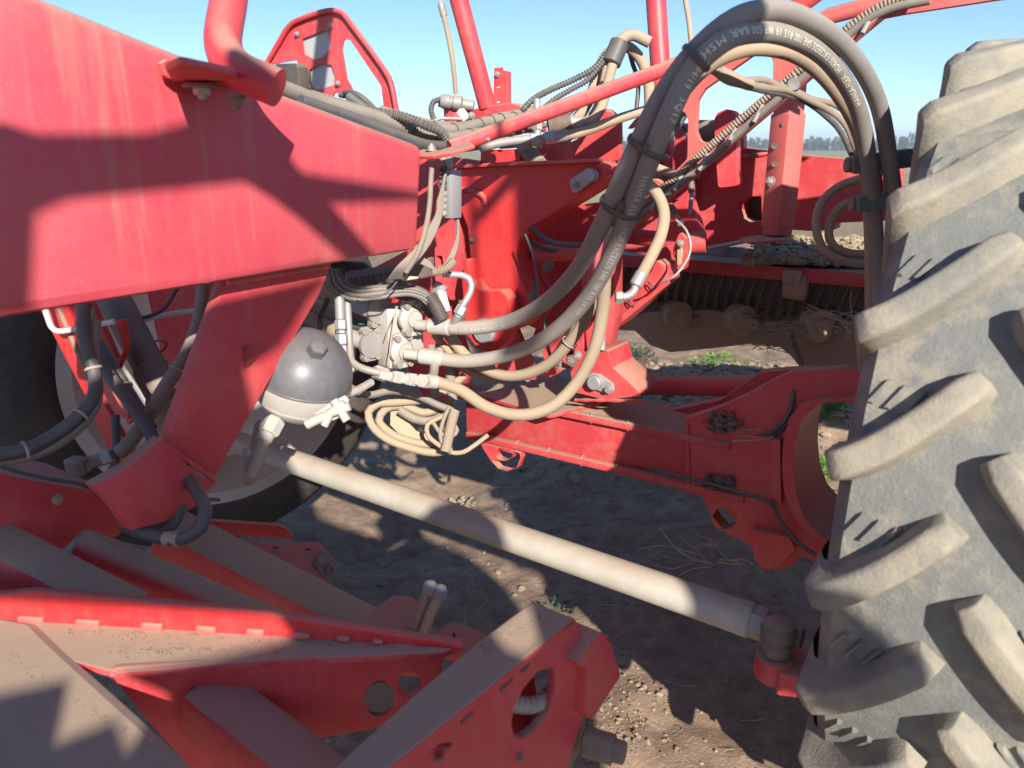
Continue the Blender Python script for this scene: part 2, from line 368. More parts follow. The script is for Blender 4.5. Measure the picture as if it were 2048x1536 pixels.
# ------------------------------------------------------------------ ground, far trees
def axis(u0, u1, st, lim, g):
    a = [u0 + st * i for i in range(int((u1 - u0) / st) + 1)]; s = st; x = a[-1]
    while x < lim[1]: s *= g; x += s; a.append(x)
    s = st; x = u0; b = []
    while x > lim[0]: s *= g; x -= s; b.append(x)
    return b[::-1] + a
def hgt(x, y):
    p = V((x, y, 0)); h = NZ.noise(p * .8) * .05 + NZ.noise(p * 2.7 + V((5, 1, 0))) * .035
    near = 1 / (1 + max(0, math.hypot(x, y) - 5) * .3)
    h += (NZ.noise(p * 8) * .02 + abs(NZ.noise(p * 21)) * .014 + max(0, NZ.noise(p * 38 + V((0, 9, 0)))) * .012) * near
    a = p.dot(A); l = p.dot(L)
    def g(ca, cl, sa, sl_, hh): return hh * math.exp(-((a - ca) / sa) ** 2 - ((l - cl) / sl_) ** 2)
    h += g(-.9, 4.9, 1.3, .5, .36) + g(-1.9, 3.6, .5, .5, .10) - g(-2.2, 1.5, .3, 2.5, .12) - g(.05, 1.6, .35, 2.5, .10)
    h += g(-1.0, 2.6, .35, .8, .06) + g(-2.3, 1.58, .35, .4, .34)
    return h - .04
xs = axis(-2.6, 3.2, .03, (-700, 900), 1.07); ys = axis(.6, 6.5, .032, (-30, 1500), 1.07)
vs = [(x, y, hgt(x, y) * (1 if y < 60 else .3)) for y in ys for x in xs]; nx = len(xs)
fs = [(j * nx + i, j * nx + i + 1, (j + 1) * nx + i + 1, (j + 1) * nx + i) for j in range(len(ys) - 1) for i in range(nx - 1)]
link('ground', meshd('ground', vs, fs), SOIL, None, True, kind='structure')
_t = bmesh.new(); bmesh.ops.create_icosphere(_t, subdivisions=1, radius=1); ICO_V = [v.co.copy() for v in _t.verts]; ICO_F = [tuple(v.index for v in f.verts) for f in _t.faces]; _t.free()
class Rocks:
    def __init__(s): s.v = []; s.f = []
    def add(s, c, r, rn=random):
        m = Matrix.Rotation(rn.random() * 6, 3, 'Z') @ Matrix.Diagonal((r * rn.uniform(.7, 1.3), r * rn.uniform(.7, 1.2), r * rn.uniform(.45, .8))); o = len(s.v)
        s.v += [c + (m @ q) * (1 + rn.uniform(-.35, .3)) for q in ICO_V]; s.f += [tuple(i + o for i in f) for f in ICO_F]
    def done(s, name, mat, parent=None, **k): return link(name, meshd(name, s.v, s.f), mat, parent, False, **k)
def rock(b, c, s, rn=random): b.add(c, s, rn)
bm = Rocks(); rn = random.Random(3)
for i in range(1100):
    a = rn.uniform(-2.0, .3); l = rn.uniform(.9, 4.2); p = A * a + L * l
    s = rn.choice([.004, .005, .006, .006, .008, .013]) * rn.uniform(.6, 1.3)
    rock(bm, V((p.x, p.y, hgt(p.x, p.y) + s * .2)), s, rn)
for i in range(380):   # loose crumbs in front of the roller end
    p = on(rn.gauss(1235, 60), rn.gauss(1440, 60), pl_z(.0)); s = rn.choice([.002, .003, .003, .004, .005, .008]) * rn.uniform(.7, 1.3); rock(bm, V((p.x, p.y, hgt(p.x, p.y) + s * .3)), s, rn)
for i in range(900):   # heap left behind the machine
    a = rn.uniform(-2.6, .6); l = rn.gauss(4.8, .5); p = A * a + L * l; s = rn.uniform(.012, .04); rock(bm, V((p.x, p.y, hgt(p.x, p.y) + s * .2)), s, rn)
bm.done('soil_crumbs', CLODS, kind='stuff')
def straw_bits(name, pts, mat, ln=(.04, .14), r=.0012, rn=random.Random(5), lift=.01):
    vs, fs = [], []
    for p in pts:
        a = rn.random() * 6.28; q = [p]; d = V((math.cos(a), math.sin(a), rn.uniform(-.05, .25))); n = rn.uniform(*ln) / 3
        for k in range(3): q.append(q[-1] + d * n); d = (d + V([rn.uniform(-.5, .5) for _ in range(3)])).normalized()
        v, f, _ = sweep(crom(q, n / 2), r * rn.uniform(.6, 1.6), 4); o = len(vs); vs += v; fs += [tuple(i + o for i in g) for g in f]
    return link(name, meshd(name, vs, fs), mat, None, False, kind='stuff')
rn = random.Random(11); P = []
for i in range(240):
    a = rn.uniform(-2.0, .2); l = rn.uniform(1.2, 5.2); p = A * a + L * l; P.append(V((p.x, p.y, hgt(p.x, p.y) + .008)))
for i in range(90): p = on(rn.uniform(1230, 1740), rn.uniform(690, 760), pl_z(.3)); P.append(V((p.x, p.y, hgt(p.x, p.y) + .02)))
straw_bits('straw_litter', P, STRAW)
def weed(name, c, n, size, mat, label, rn, group=None, spread=.5):
    """low leafy plant: many small lobed leaves on short stalks"""
    bm = bmesh.new(); hub_ = bm.verts.new(V((c.x, c.y, hgt(c.x, c.y))))
    for i in range(n):
        a = rn.random() * 6.28; d = rn.random() ** .7 * size; b = c + V((math.cos(a) * d, math.sin(a) * d, 0)); b.z = hgt(b.x, b.y) + rn.uniform(.0, .5) * (size - d * .6)
        t = V((math.cos(a + rn.uniform(-1, 1)), math.sin(a + rn.uniform(-1, 1)), rn.uniform(-.2, .8))).normalized(); s = t.cross(Z).normalized(); u = s.cross(t); ln = rn.uniform(.014, .034); wd = ln * rn.uniform(.32, .5)
        ring_ = [b, b + t * ln * .35 + s * wd - u * .002, b + t * ln * .55 + s * wd * .7 + u * .002, b + t * ln * .8 + s * wd * .75, b + t * ln + u * .003, b + t * ln * .8 - s * wd * .75, b + t * ln * .55 - s * wd * .7 + u * .002, b + t * ln * .35 - s * wd - u * .002]
        q_ = [bm.verts.new(q) for q in ring_]; bm.faces.new(q_); q2_ = bm.verts.new(b + s * .0012); bm.faces.new((hub_, q_[0], q2_))
    me = bpy.data.meshes.new(name); bm.to_mesh(me); bm.free(); o = link(name, me, mat); tag(o, label, 'weed', group); return o
rn = random.Random(21)
def gp(x, y, z=0.0):
    p = on(x, y, pl_z(z)); return V((p.x, p.y, hgt(p.x, p.y)))
weed('weed', gp(1630, 855, .05), 420, .16, LEAF, 'bright green sunlit weed behind the axle beside the tread of the big near tyre', rn)
weed('weed', gp(1625, 925, .03), 260, .15, LEAF, 'straggly lower green weed in the sunlit gap left of the big near tyre', rn)
weed('weed', gp(1245, 690, .1), 420, .28, LEAFD, 'dark shaded weed on the earth heap, left of the two', rn)
weed('weed', gp(1440, 700, .3), 300, .22, LEAF, 'small green weed in front of the pale roller guard on the earth heap', rn)
weed('weed', gp(920, 975), 60, .07, STRAW, 'tiny pale withered weed on the sunlit soil above the tie rod', rn)
weed('weed', gp(1110, 1215), 0 + 30, .06, LEAFD, 'tiny dark weed on the soil right of the grey levers', rn)
# distant wood: clumps of small faces on tapered trunks, far over the field
bm = bmesh.new(); rn = random.Random(2)
for i in range(760):
    X = rn.uniform(60, 560) ; Y = 520 + rn.uniform(0, 60); 
    if X > 260 and X < 300 and rn.random() < .3: continue
    h = rn.uniform(4.5, 8.5) * (1.0 + .25 * NZ.noise(V((X * .03, 0, 0)))) * (1.25 if X > 250 else 1); wd = h * rn.uniform(.16, .3)
    for k in range(52):
        z = rn.random(); r = wd * (1 - z * .75) * rn.uniform(.5, 1.1); a = rn.random() * 6.28; c = V((X + math.cos(a) * r, Y + math.sin(a) * r, 1 + z * h)); s = rn.uniform(.5, 1.2)
        n1 = V([rn.gauss(0, 1) for _ in range(3)]).normalized(); n2 = n1.orthogonal().normalized()
        bm.faces.new([bm.verts.new(c + n1 * s), bm.verts.new(c + n2 * s), bm.verts.new(c - n1 * s), bm.verts.new(c - n2 * s * .8)])
me = bpy.data.meshes.new('w'); bm.to_mesh(me); bm.free(); link('distant_wood', me, WOOD, None, False, kind='stuff')
# ------------------------------------------------------------------ wheels
def lug_path(side, half):
    """centre line across the tread: a' from shoulder to past the middle, alpha offset"""
    out = []
    for k in range(11):
        u = k / 10; a = half * (1.03 - u * .95); al = .195 * (u ** 1.4)
        out.append((a * side, al))
    return out
def big_tyre(name, C, ax, rad, width, nl, parent, lugs=True, a0=0.0, mat=None, lmat=None, inner=.56):
    half = width / 2; lh = .05; rc = rad - lh
    def rr(a): q = abs(a) / half; return rc - .012 * q * q - (max(0, q - .86) / .14) ** 2 * .035 * (1 if q <= 1 else 1)
    prof = []
    for a, r in ((-.62, inner), (-.80, inner + .02), (-1.0, inner + .09), (-1.08, inner + (rc - inner) * .45), (-1.06, rc - .12), (-1.0, rc - .055)): prof.append((a * half, r))
    for k in range(-9, 10): prof.append((k / 9.3 * half, rr(k / 9.3 * half)))
    for a, r in ((1.0, rc - .055), (1.06, rc - .12), (1.08, inner + (rc - inner) * .45), (1.0, inner + .09), (.80, inner + .02), (.62, inner)): prof.append((a * half, r))
    prof.append((.5 * half, inner + .04)); prof.append((-.5 * half, inner + .04)); prof.append(prof[0])
    u = Z.cross(ax).normalized(); u = u if u.dot(L) < 0 else -u; v = Z
    seg = 120; vs = []; fs = []
    for a, r in prof[:-1]:
        for i in range(seg): t = 2 * math.pi * i / seg; vs.append(C + ax * a + (u * math.cos(t) + v * math.sin(t)) * r)
    m = len(prof) - 1
    for j in range(m):
        for i in range(seg): i2 = (i + 1) % seg; j2 = (j + 1) % m; fs.append((j * seg + i, j * seg + i2, j2 * seg + i2, j2 * seg + i))
    bm = bmesh.new(); bm.from_mesh(meshd('x', vs, fs))
    if lugs:
        # short slanted wear bars moulded between the lugs
        for i in range(nl):
            for side in (-1, 1):
                for q in range(3):
                    t = a0 + 2 * math.pi * (i + (.5 if side > 0 else 0)) / nl + .150 - .006 * q; a = half * (.84 - .13 * q) * side
                    d = V((0, 0, 0)); p = []
                    for (da, dt, r) in ((-.006, -.024, -.003), (.006, -.024, -.003), (.030, .024, -.003), (.018, .024, -.003), (-.003, -.020, .009), (.003, -.020, .009), (.026, .020, .009), (.020, .020, .009)):
                        tt = t + dt / rad; aa = a - da * side; p.append(bm.verts.new(C + ax * aa + (u * math.cos(tt) + v * math.sin(tt)) * (rr(aa) + r)))
                    for f in ((0, 1, 5, 4), (1, 2, 6, 5), (2, 3, 7, 6), (3, 0, 4, 7), (4, 5, 6, 7)): bm.faces.new([p[x] for x in f])
    carc = link(name, bm_mesh(name, bm), mat or TYRE, parent, 'auto')
    if not lugs: return carc
    bm = bmesh.new()
    for i in range(nl):
        for side in (-1, 1):
            base = a0 + 2 * math.pi * (i + (.5 if side > 0 else 0)) / nl; path = lug_path(side, half); secs = []
            rn = random.Random(i * 2 + side)
            for k, (a, al) in enumerate(path):
                t = base + al; e = k / 10
                wb = .037 - .003 * math.sin(e * 3.1) ; wt = .019 + .003 * (1 - e)
                if k == 0: pts_r = [rc - .13, rc - .075, rc - .075, rc - .13]
                top = rad - .004 * abs(a / half) ** 2 - (.002 if k in (0, 10) else 0)
                if k == 0: top -= .012
                if k == 10: wb *= .8; wt *= .7; top -= .008
                # across direction on the surface
                a2, al2 = path[min(k + 1, 10)]; a1, al1 = path[max(k - 1, 0)]
                da = (a2 - a1); dl = (al2 - al1) * rad; ln = math.hypot(da, dl); na, nl_ = -dl / ln, da / ln
                sec = []
                for off, r in ((-wb, rr(a) - .02), (-wt - .003, top - .006), (-wt + .004, top), (wt - .004, top), (wt + .003, top - .006), (wb, rr(a) - .02)):
                    aa = a + na * off * side * (1 if True else 0) * 1.0; tt = t + nl_ * off * side / rad
                    jit = 1 + NZ.noise(V((aa * 30, tt * 30, i))) * .0012
                    sec.append(bm.verts.new(C + ax * aa + (u * math.cos(tt) + v * math.sin(tt)) * r * jit))
                secs.append(sec)
            # shoulder end: carries on down the sidewall
            a, al = path[0]; sec0 = []
            for off, rq, ext in ((-.05, rc - .19, .03), (-.03, rc - .17, .042), (-.02, rc - .165, .046), (.02, rc - .165, .046), (.03, rc - .17, .042), (.05, rc - .19, .03)):
                tt = base - .012 + off * .75 / rad; sec0.append(bm.verts.new(C + ax * side * (half * 1.0 + ext * .6) + (u * math.cos(tt) + v * math.sin(tt)) * rq))
            # order matches secs (off sign flips with side)
            n0 = secs[0][0].co; 
            if (sec0[0].co - n0).length > (sec0[5].co - n0).length: sec0.reverse()
            allr = [sec0] + secs
            for q in range(len(allr) - 1):
                for j in range(5): bm.faces.new((allr[q][j], allr[q][j + 1], allr[q + 1][j + 1], allr[q + 1][j]))
            bm.faces.new(allr[0]); bm.faces.new(allr[-1][::-1])
    bmesh.ops.recalc_face_normals(bm, faces=bm.faces)
    bmesh.ops.bevel(bm, geom=[e for e in bm.edges if len(e.link_faces) == 2 and e.calc_face_angle(0) > R(38)], offset=.0035, segments=2, affect='EDGES', profile=.5)
    link('tread_lugs', bm_mesh('l', bm), lmat or LUG, carc, 'auto')
    return carc
def rim(C, ax, r, half, parent, mat, s=1):
    o = lathe('rim', [(-half, r + .035), (-half, r), (-half * .86, r - .03), (-half * .4, r - .06), (half * .4, r - .06), (half * .86, r - .03), (half, r), (half, r + .035), (half + .012, r + .035), (half + .012, r - .01), (half * .85, r - .045), (half * .4, r - .075), (-half * .4, r - .075), (-half * .85, r - .045), (-half - .012, r - .01), (-half - .012, r + .035), (-half, r + .035)], C, ax, mat, parent, 72)
    return o
AW = V((math.cos(R(36)), -math.sin(R(36)), 0)); LW = V((math.sin(R(36)), math.cos(R(36)), 0))
CR = L * 1.2 + A * -.012 + Z * .91 + LW * .915
wr = thing('near_wheel', 'huge dusty tractor tyre with deep slanted lugs filling the right side', 'tyre', (CR.x, CR.y, 0))
WR = .915
big_tyre('tyre', CR, AW, WR, .40, 25, wr, a0=-.02)
rim(CR, AW, .53, .17, wr, WHITE)
lathe('wheel_disc', [(.0, .47), (.02, .46), (.06, .25), (.10, .22), (.13, .12), (.13, .0)], CR - AW * .05, AW, WHITE, wr, 48)
CLf = L * 1.58 + A * -2.30 + Z * .96
wl = thing('far_wheel', 'wheel with broad white disc partly hidden behind the red frame on the left', 'wheel', (CLf.x, CLf.y, 0))
wax = (A * 1.0 - L * .28).normalized()
lathe('tyre', [(-.25, .465), (-.27, .50), (-.26, .58), (-.20, .63), (0, .65), (.20, .63), (.255, .58), (.265, .50), (.25, .465), (-.25, .465)], CLf, wax, TYRED, wl, 90, smooth=True)
rim(CLf, wax, .44, .24, wl, SILVER)
dc = lathe('wheel_disc', [(.06, .385), (.08, .385), (.09, .37), (.09, .34), (-.02, .22), (-.04, .20), (.0, .19), (.0, .0)], CLf + wax * .02, wax, WHITE, wl, 64)
for i in range(10):
    t = i * .628; q = (wax.cross(Z) * math.cos(t) + Z * math.sin(t)); bolt(CLf + q * .21 + wax * .0, wax, .016, STEELD, dc, 'wheel_nut')
# ------------------------------------------------------------------ main beam
PB = pl_a(-1.2)
def beam_pt(x, y): return on(x, y, PB)
fr = [beam_pt(-420, -225), beam_pt(100, 0), beam_pt(846, 290)]; bl = [beam_pt(838, 503), beam_pt(0, 642), beam_pt(-560, 742)]
face = [on(-22, -49, PB), on(100, -2, PB), on(330, 93, PB), on(560, 183, PB), on(848, 291, PB), on(838, 500, PB), on(420, 571, PB), on(0, 640, PB), on(-22, 644, PB)]
mb = thing('main_beam', 'massive tapering red box beam with dusty streaks across the upper left', 'beam', face[4] * 1.0)
bk = [p - A * .12 for p in face]
body = solid('beam_body', face, bk, REDBEAM, mb, bev=.020)
# leg welded under it
P13 = pl_a(-1.27)
leg = [on(x, y, P13) for x, y in ((452, 556), (668, 520), (640, 590), (545, 755), (470, 885), (432, 955), (325, 905))]
solid('support_leg', leg, [p - A * .03 for p in leg], RED, mb, bev=.006)
P14 = pl_a(-1.25)
ft = [on(x, y, P14) for x, y in ((185, 972), (262, 930), (326, 875), (400, 955), (432, 965), (395, 1012), (330, 1045), (262, 1062), (225, 1010))]
solid('foot_gusset', ft, [p - A * .03 for p in ft], RED, mb, bev=.004)
bolt(on(492, 905, pl_a(-1.258)), A, .008, STEELD, mb)
# ------------------------------------------------------------------ tie rod
t0, t1 = U(1505, 1242, 1.60), U(380, 852, 2.62)
tr = thing('tie_rod', 'long cream painted steering tie rod running down from left to right over the ground', 'tie rod', t0)
d = (t1 - t0).normalized()
rod = cyl('rod_tube', t0 + d * .02, t1, .0355, CREAM, tr, 40, .08)
cyl('end_collar', t0 - d * .0, t0 + d * .030, .0366, CREAM, tr, 36)
hexn('lock_nut', t0 - d * .030, t0 + d * .004, .034, STEELD, tr)
cyl('threaded_end', t0 - d * .10, t0 - d * .02, .021, DARKST, tr, 20)
bc = U(1556, 1268, 1.54)
lathe('ball_joint', [(-.046, .022), (-.042, .027), (-.02, .030), (-.014, .026), (-.010, .026), (-.006, .033), (.014, .034), (.024, .030), (.030, .020), (.031, .0)], bc, Z, DARKST, tr, 32)
# steering knuckle under the ball joint
kn = lathe('steering_knuckle', [(-.048, .034), (-.044, .038), (-.012, .039), (0, .037), (.002, .022)], bc - Z * .05, Z, REDDUST, None, 32)
tag(kn, 'round red steering arm boss under the tie rod ball joint beside the big near tyre', 'steering knuckle')
bar('arm_web', bc - Z * .08, bc - Z * .08 + A * .24 + L * .1, .10, .05, Z, RED, kn, .006)
# ------------------------------------------------------------------ axle
PA = pl_l(2.05)
ax = thing('axle', 'wide dust-topped red axle beam leading down right to the big near tyre', 'axle', M(-1, 2.15, .66))
za, zb = .662, .822
bx = solid('axle_beam', [M(-1.52, 2.05, za), M(-.44, 2.05, za), M(-.44, 2.05, zb), M(-1.52, 2.05, zb)], [M(-1.52, 2.27, za), M(-.44, 2.27, za), M(-.44, 2.27, zb), M(-1.52, 2.27, zb)], REDDUST, ax, .006)
bar('upper_rail', M(-1.50, 2.035, zb - .006), M(-.60, 2.035, zb - .006), .03, .022, Z, REDDUST, ax, .004)
bar('lower_rail', M(-1.50, 2.035, za + .008), M(-.55, 2.035, za + .008), .03, .022, Z, RED, ax, .004)
for i in range(8):
    a = -1.42 + i * .12; ring('cable_tie', M(a, 2.035, za + .008), A, .017, .014, .0014, TIE if i > 6 else TIEW, ax, u=Z)
    if i < 5: ring('cable_tie', M(a + .03, 2.035, zb - .006), A, .017, .014, .0014, TIEW, ax, u=Z)
yk = plate('yoke_plate', pl_l(2.03), [(1368, 838), (1440, 814), (1492, 790), (1538, 764), (1582, 744), (1690, 736), (1760, 760), (1720, 806), (1640, 805), (1604, 838), (1590, 900), (1590, 975), (1607, 1032), (1642, 1075), (1720, 1110), (1690, 1150), (1600, 1112), (1588, 1130), (1560, 1142), (1525, 1136), (1500, 1092), (1445, 1062), (1420, 1030), (1402, 992), (1368, 985)], .05, RED, ax, holes=[ell(1449, 1037, 24, 22)], r=.012, bev=.004)
plate('yoke_plate', pl_l(2.22), [(1320, 825), (1440, 800), (1520, 745), (1600, 738), (1690, 742), (1720, 800), (1620, 806), (1588, 900), (1588, 960), (1606, 1022), (1640, 1060), (1720, 1100), (1600, 1100), (1480, 1050), (1420, 990), (1320, 960)], .05, RED, ax, r=.012)
# curved shell that closes the yoke
inner = [(1735, 800), (1665, 802), (1625, 812), (1602, 842), (1590, 890), (1587, 940), (1592, 990), (1608, 1036), (1640, 1074), (1720, 1115)]
vs = []
for x, y in inner:
    p = on(x, y, pl_l(2.0)); vs += [p, p + L * .27, p + L * .27 - A * .03, p - A * .03]
fs = []
for i in range(len(inner) - 1):
    for j in range(4): fs.append((i * 4 + j, i * 4 + (j + 1) % 4, i * 4 + 4 + (j + 1) % 4, i * 4 + 4 + j))
fs += [(0, 1, 2, 3), tuple(len(vs) - 4 + i for i in (3, 2, 1, 0))]
link('yoke_web', meshd('y', vs, fs), RED, ax, 'auto')
plate('stiffener', pl_l(2.0), [(1540, 880), (1560, 880), (1562, 1010), (1542, 1010)], .03, RED, ax)
plate('towing_eye', pl_l(2.02), [(958, 885), (1040, 905), (1042, 915), (1034, 936), (1015, 943), (996, 938), (980, 920)], .03, RED, ax, holes=[ell(1008, 908, 17, 13)], r=.01)
plate('towing_eye', pl_l(2.0), [(1500, 1060), (1580, 1075), (1590, 1100), (1565, 1128), (1530, 1140), (1508, 1120)], .04, RED, ax, r=.01)
tb = cyl('cross_tube', U(1225, 770, 2.80), U(1532, 772, 2.42), .034, RED, ax, 28, .04)
mudm = Rocks(); rn = random.Random(9)
for (x, y, pl_, n, sx, sy) in ((1440, 850, pl_l(2.02), 60, 32, 10), (1440, 965, pl_l(2.02), 50, 30, 8), (1335, 790, pl_z(.825), 26, 60, 10)):
    for i in range(n): rock(mudm, on(x + rn.gauss(0, sx * .5), y + rn.gauss(0, sy), pl_), rn.uniform(.004, .014), rn)
mudm.done('caked_mud', MUD, ax, kind='stuff')
# pin retainer on the axle
pb = plate('cylinder_foot', pl_l(2.0), [(1140, 745), (1165, 705), (1215, 700), (1225, 735), (1255, 762), (1285, 792), (1210, 800), (1150, 785)], .14, RED, ax, r=.01)
rp = plate('pin_retainer', pl_l(1.988), [(1170, 755), (1182, 746), (1198, 748), (1226, 768), (1228, 782), (1218, 790), (1180, 776), (1170, 768)], .010, STEEL, ax, r=.012, bev=.003)
c0 = on(1190, 765, pl_l(1.98)); cyl('pin', c0 + L * .02, c0 - L * .012, .021, STEEL, rp, 28)
c0 = on(1217, 779, pl_l(1.98)); cyl('pin_bolt', c0 + L * .01, c0 - L * .008, .010, STEELD, rp, 20)
# cables along the yoke
tube('brake_line', px((1490, 872, 2.15), (1530, 876, 2.12), (1560, 862, 2.08), (1585, 830, 2.05), (1610, 808, 2.05), (1650, 800, 2.08), (1700, 795, 2.1)), .007, HOSECLEAN, ax)
tube('brake_line', px((1485, 868, 2.15), (1530, 868, 2.11), (1562, 850, 2.06), (1582, 815, 2.04), (1588, 780, 2.04), (1605, 750, 2.06), (1632, 740, 2.08), (1665, 755, 2.1), (1692, 765, 2.1)), .006, HOSECLEAN, ax)
tube('lower_line', px((1300, 938, 2.25), (1400, 962, 2.2), (1480, 985, 2.14), (1540, 1005, 2.1), (1560, 1040, 2.1), (1590, 1080, 2.08), (1630, 1110, 2.05)), .006, HOSECLEAN, ax)
# ------------------------------------------------------------------ guard tube on the beam
gb = thing('guard_rail', 'bent red tube rail bolted on a small bracket to the big tapering beam', 'guard rail', U(450, 180, 1.2))
tube('rail_tube', px((640, -900, 1.50), (545, -420, 1.42), (475, -110, 1.34), (456, 10, 1.31), (446, 82, 1.29), (456, 118, 1.27), (482, 143, 1.255), (520, 161, 1.245), (556, 176, 1.245)), .0300, RED, gb, step=.01, seg=28)
pz = U(445, 165, 1.29)
brk = plate('bracket', (pz, Z * 1.0), [(332, 142), (362, 128), (470, 150), (508, 196), (430, 190), (352, 176)], .010, RED, gb, r=.008)
plate('bracket', pl_a(-1.17), [(322, 126), (336, 118), (360, 126), (360, 150), (340, 158), (330, 150)], .012, REDDUST, gb, r=.004)
bolt(U(402, 172, 1.27), -Z, .0140, STEEL, gb); bolt(U(470, 193, 1.27), -Z, .0140, DARKST, gb)
lathe('washer', [(0, .028), (.004, .03), (.006, .028)], U(402, 168, 1.27), -Z, DARKST, gb)
# ------------------------------------------------------------------ lamp guard, top left
PL = pl_l(2.25)
lg = thing('lamp_guard', 'red sheet metal lamp guard with two grey eight-sided windows against the sky', 'lamp guard', on(660, 200, PL))
plate('guard_plate', PL, [(533, 135), (582, 52), (604, 40), (668, 21), (690, 28), (704, 46), (778, 148), (786, 165), (797, 222), (768, 222), (762, 172), (700, 80), (688, 78), (684, 98), (694, 158), (708, 182), (655, 188), (604, 196), (594, 120), (548, 128), (534, 136)], .006, RED, lg, r=.012,
      holes=[[(604, 78), (646, 62), (658, 66), (661, 96), (645, 114), (628, 119), (608, 108)], [(618, 140), (640, 128), (662, 130), (669, 150), (668, 170), (642, 178), (624, 180), (614, 160)]])
# folded outer flange
tube('folded_edge', [on(x, y, PL) - L * .012 for x, y in ((534, 134), (560, 90), (584, 52), (606, 39), (668, 22), (690, 28), (706, 48), (778, 148), (787, 168), (798, 224))], .0095, RED, lg, step=.02, seg=10)
for pts in (((604, 78), (646, 62), (658, 66), (661, 96), (645, 114), (628, 119), (608, 108)), ((618, 140), (640, 128), (662, 130), (669, 150), (668, 170), (642, 178), (624, 180), (614, 160))):
    q = [(x + (x - 637) * .12, y + (y - (92 if y < 125 else 155)) * .12) for x, y in pts]
    plate('lamp_window', pl_l(2.262), q, .01, LAMPG, lg, r=.01)
for x, y in ((594, 68), (661, 51), (608, 181), (676, 167)): bolt(on(x, y, pl_l(2.244)), -L, .0085, STEELD, lg)
lb = plate('lamp_housing', pl_l(2.20), [(537, 138), (552, 127), (590, 126), (596, 134), (600, 188), (540, 190)], .09, PLASTIC, lg, r=.008, bev=.006)
bar('strut', on(668, 178, pl_l(2.2)), on(652, 215, pl_l(2.2)), .022, .01, L, RED, lg, .002)
tube('lamp_cable', px((690, 185, 2.75), (715, 190, 2.7), (735, 205, 2.7), (752, 225, 2.65)), .011, HOSECLEAN, lg)
tube('lamp_cable', px((680, 190, 2.8), (712, 198, 2.75), (728, 212, 2.7), (745, 228, 2.65)), .009, HOSECLEAN, lg)
# ------------------------------------------------------------------ leaning tubular post with its pipe and valve
lp = thing('leaning_post', 'leaning red tube post with worn grey patches rising left of the slotted upright', 'post', U(968, 215, 2.7))
tube('post_tube', px((882, -130, 2.5), (918, 0, 2.56), (975, 214, 2.7)), .0305, RED, lp, straight=True, seg=28)
bf = plate('foot_plate', pl_d(975, 225, 2.68, L), [(905, 255), (930, 222), (955, 216), (1020, 205), (1040, 210), (1050, 235), (1060, 262), (900, 275)], .12, REDDUST, lp, r=.01, bev=.004)
bolt(U(943, 232, 2.62), -L, .011, STEELD, bf)
sp = thing('slotted_upright', 'short slotted red channel upright with a bolt at its top, before the sky', 'upright', U(997, 210, 2.7))
pd = pl_d(997, 180, 2.68, L)
plate('channel', pd, [(988, 136), (1005, 134), (1008, 212), (986, 214)], .006, RED, sp, holes=[ell(996, 174, 4, 1.5), ell(996, 204, 4, 1.5)], r=.001)
plate('channel', pl_d(1007, 180, 2.68, L), [(1004, 140), (1011, 142), (1012, 212), (1004, 212)], .035, RED, sp, r=.001)
bolt(U(996, 149, 2.67), -L, .011, STEELD, sp)
st = thing('pipe_on_post', 'thin grey steel pipe hanging down beside the leaning red post into a dusty valve', 'pipe', U(915, 190, 2.7))
tube('pipe', px((882, 4, 2.6), (884, 18, 2.6), (893, 55, 2.62), (905, 120, 2.65), (912, 188, 2.7)), .0085, HOSEDUST, st)
cyl('sleeve', U(882, 8, 2.6), U(888, 32, 2.61), .012, STEELD, st, 16)
vb = thing('solenoid_valve', 'dusty grey solenoid valve lying on a red pedestal left of the leaning post', 'valve', U(920, 225, 2.7))
cyl('valve_body', U(878, 201, 2.68), U(948, 212, 2.68), .018, STEELD, vb, 20)
lathe('coil', [(0, .020), (.006, .024), (.03, .024), (.034, .020), (.04, .020), (.045, .024), (.07, .024), (.075, .016)], U(882, 202, 2.67), RT - UPV * .12, STEELD, vb, 20)
lathe('pedestal', [(0, .062), (.006, .062), (.006, .044), (.09, .040)], U(912, 210, 2.72), -Z, RED, vb, 28)
bar('connector', U(920, 220, 2.62), U(935, 240, 2.62), .02, .03, L, WHITE, vb, .003)
conduit('valve_cable', px((881, 199, 2.66), (868, 203, 2.65), (862, 218, 2.65), (865, 232, 2.65), (870, 242, 2.64)), .0085, CONDUIT, vb, pitch=.007)
tube('valve_pipe', px((866, 245, 2.62), (876, 238, 2.62), (895, 237, 2.62), (922, 238, 2.62)), .006, STEELD, vb)
# ------------------------------------------------------------------ vertical red post with hose beside it
vp = thing('upright_post', 'thick vertical red tube post behind the tied hose bundle', 'post', U(1325, 360, 2.9))
tube('post_tube', px((1308, -60, 2.8), (1312, 0, 2.8), (1326, 220, 2.88), (1334, 380, 2.95)), .036, RED, vp, straight=True, seg=28)
lathe('collar', [(0, .05), (.01, .055), (.08, .055), (.09, .05)], U(1334, 330, 2.92), -Z, RED, vp)
tag(tube('hydraulic_hose', px((1364, -60, 2.9), (1371, 0, 2.9), (1380, 60, 2.9), (1382, 150, 2.9), (1348, 215, 2.9), (1346, 270, 2.9)), .0095, HOSEDUST), 'thin grey hose dropping from the top edge right of the vertical red post', 'hose', 'thin hoses')
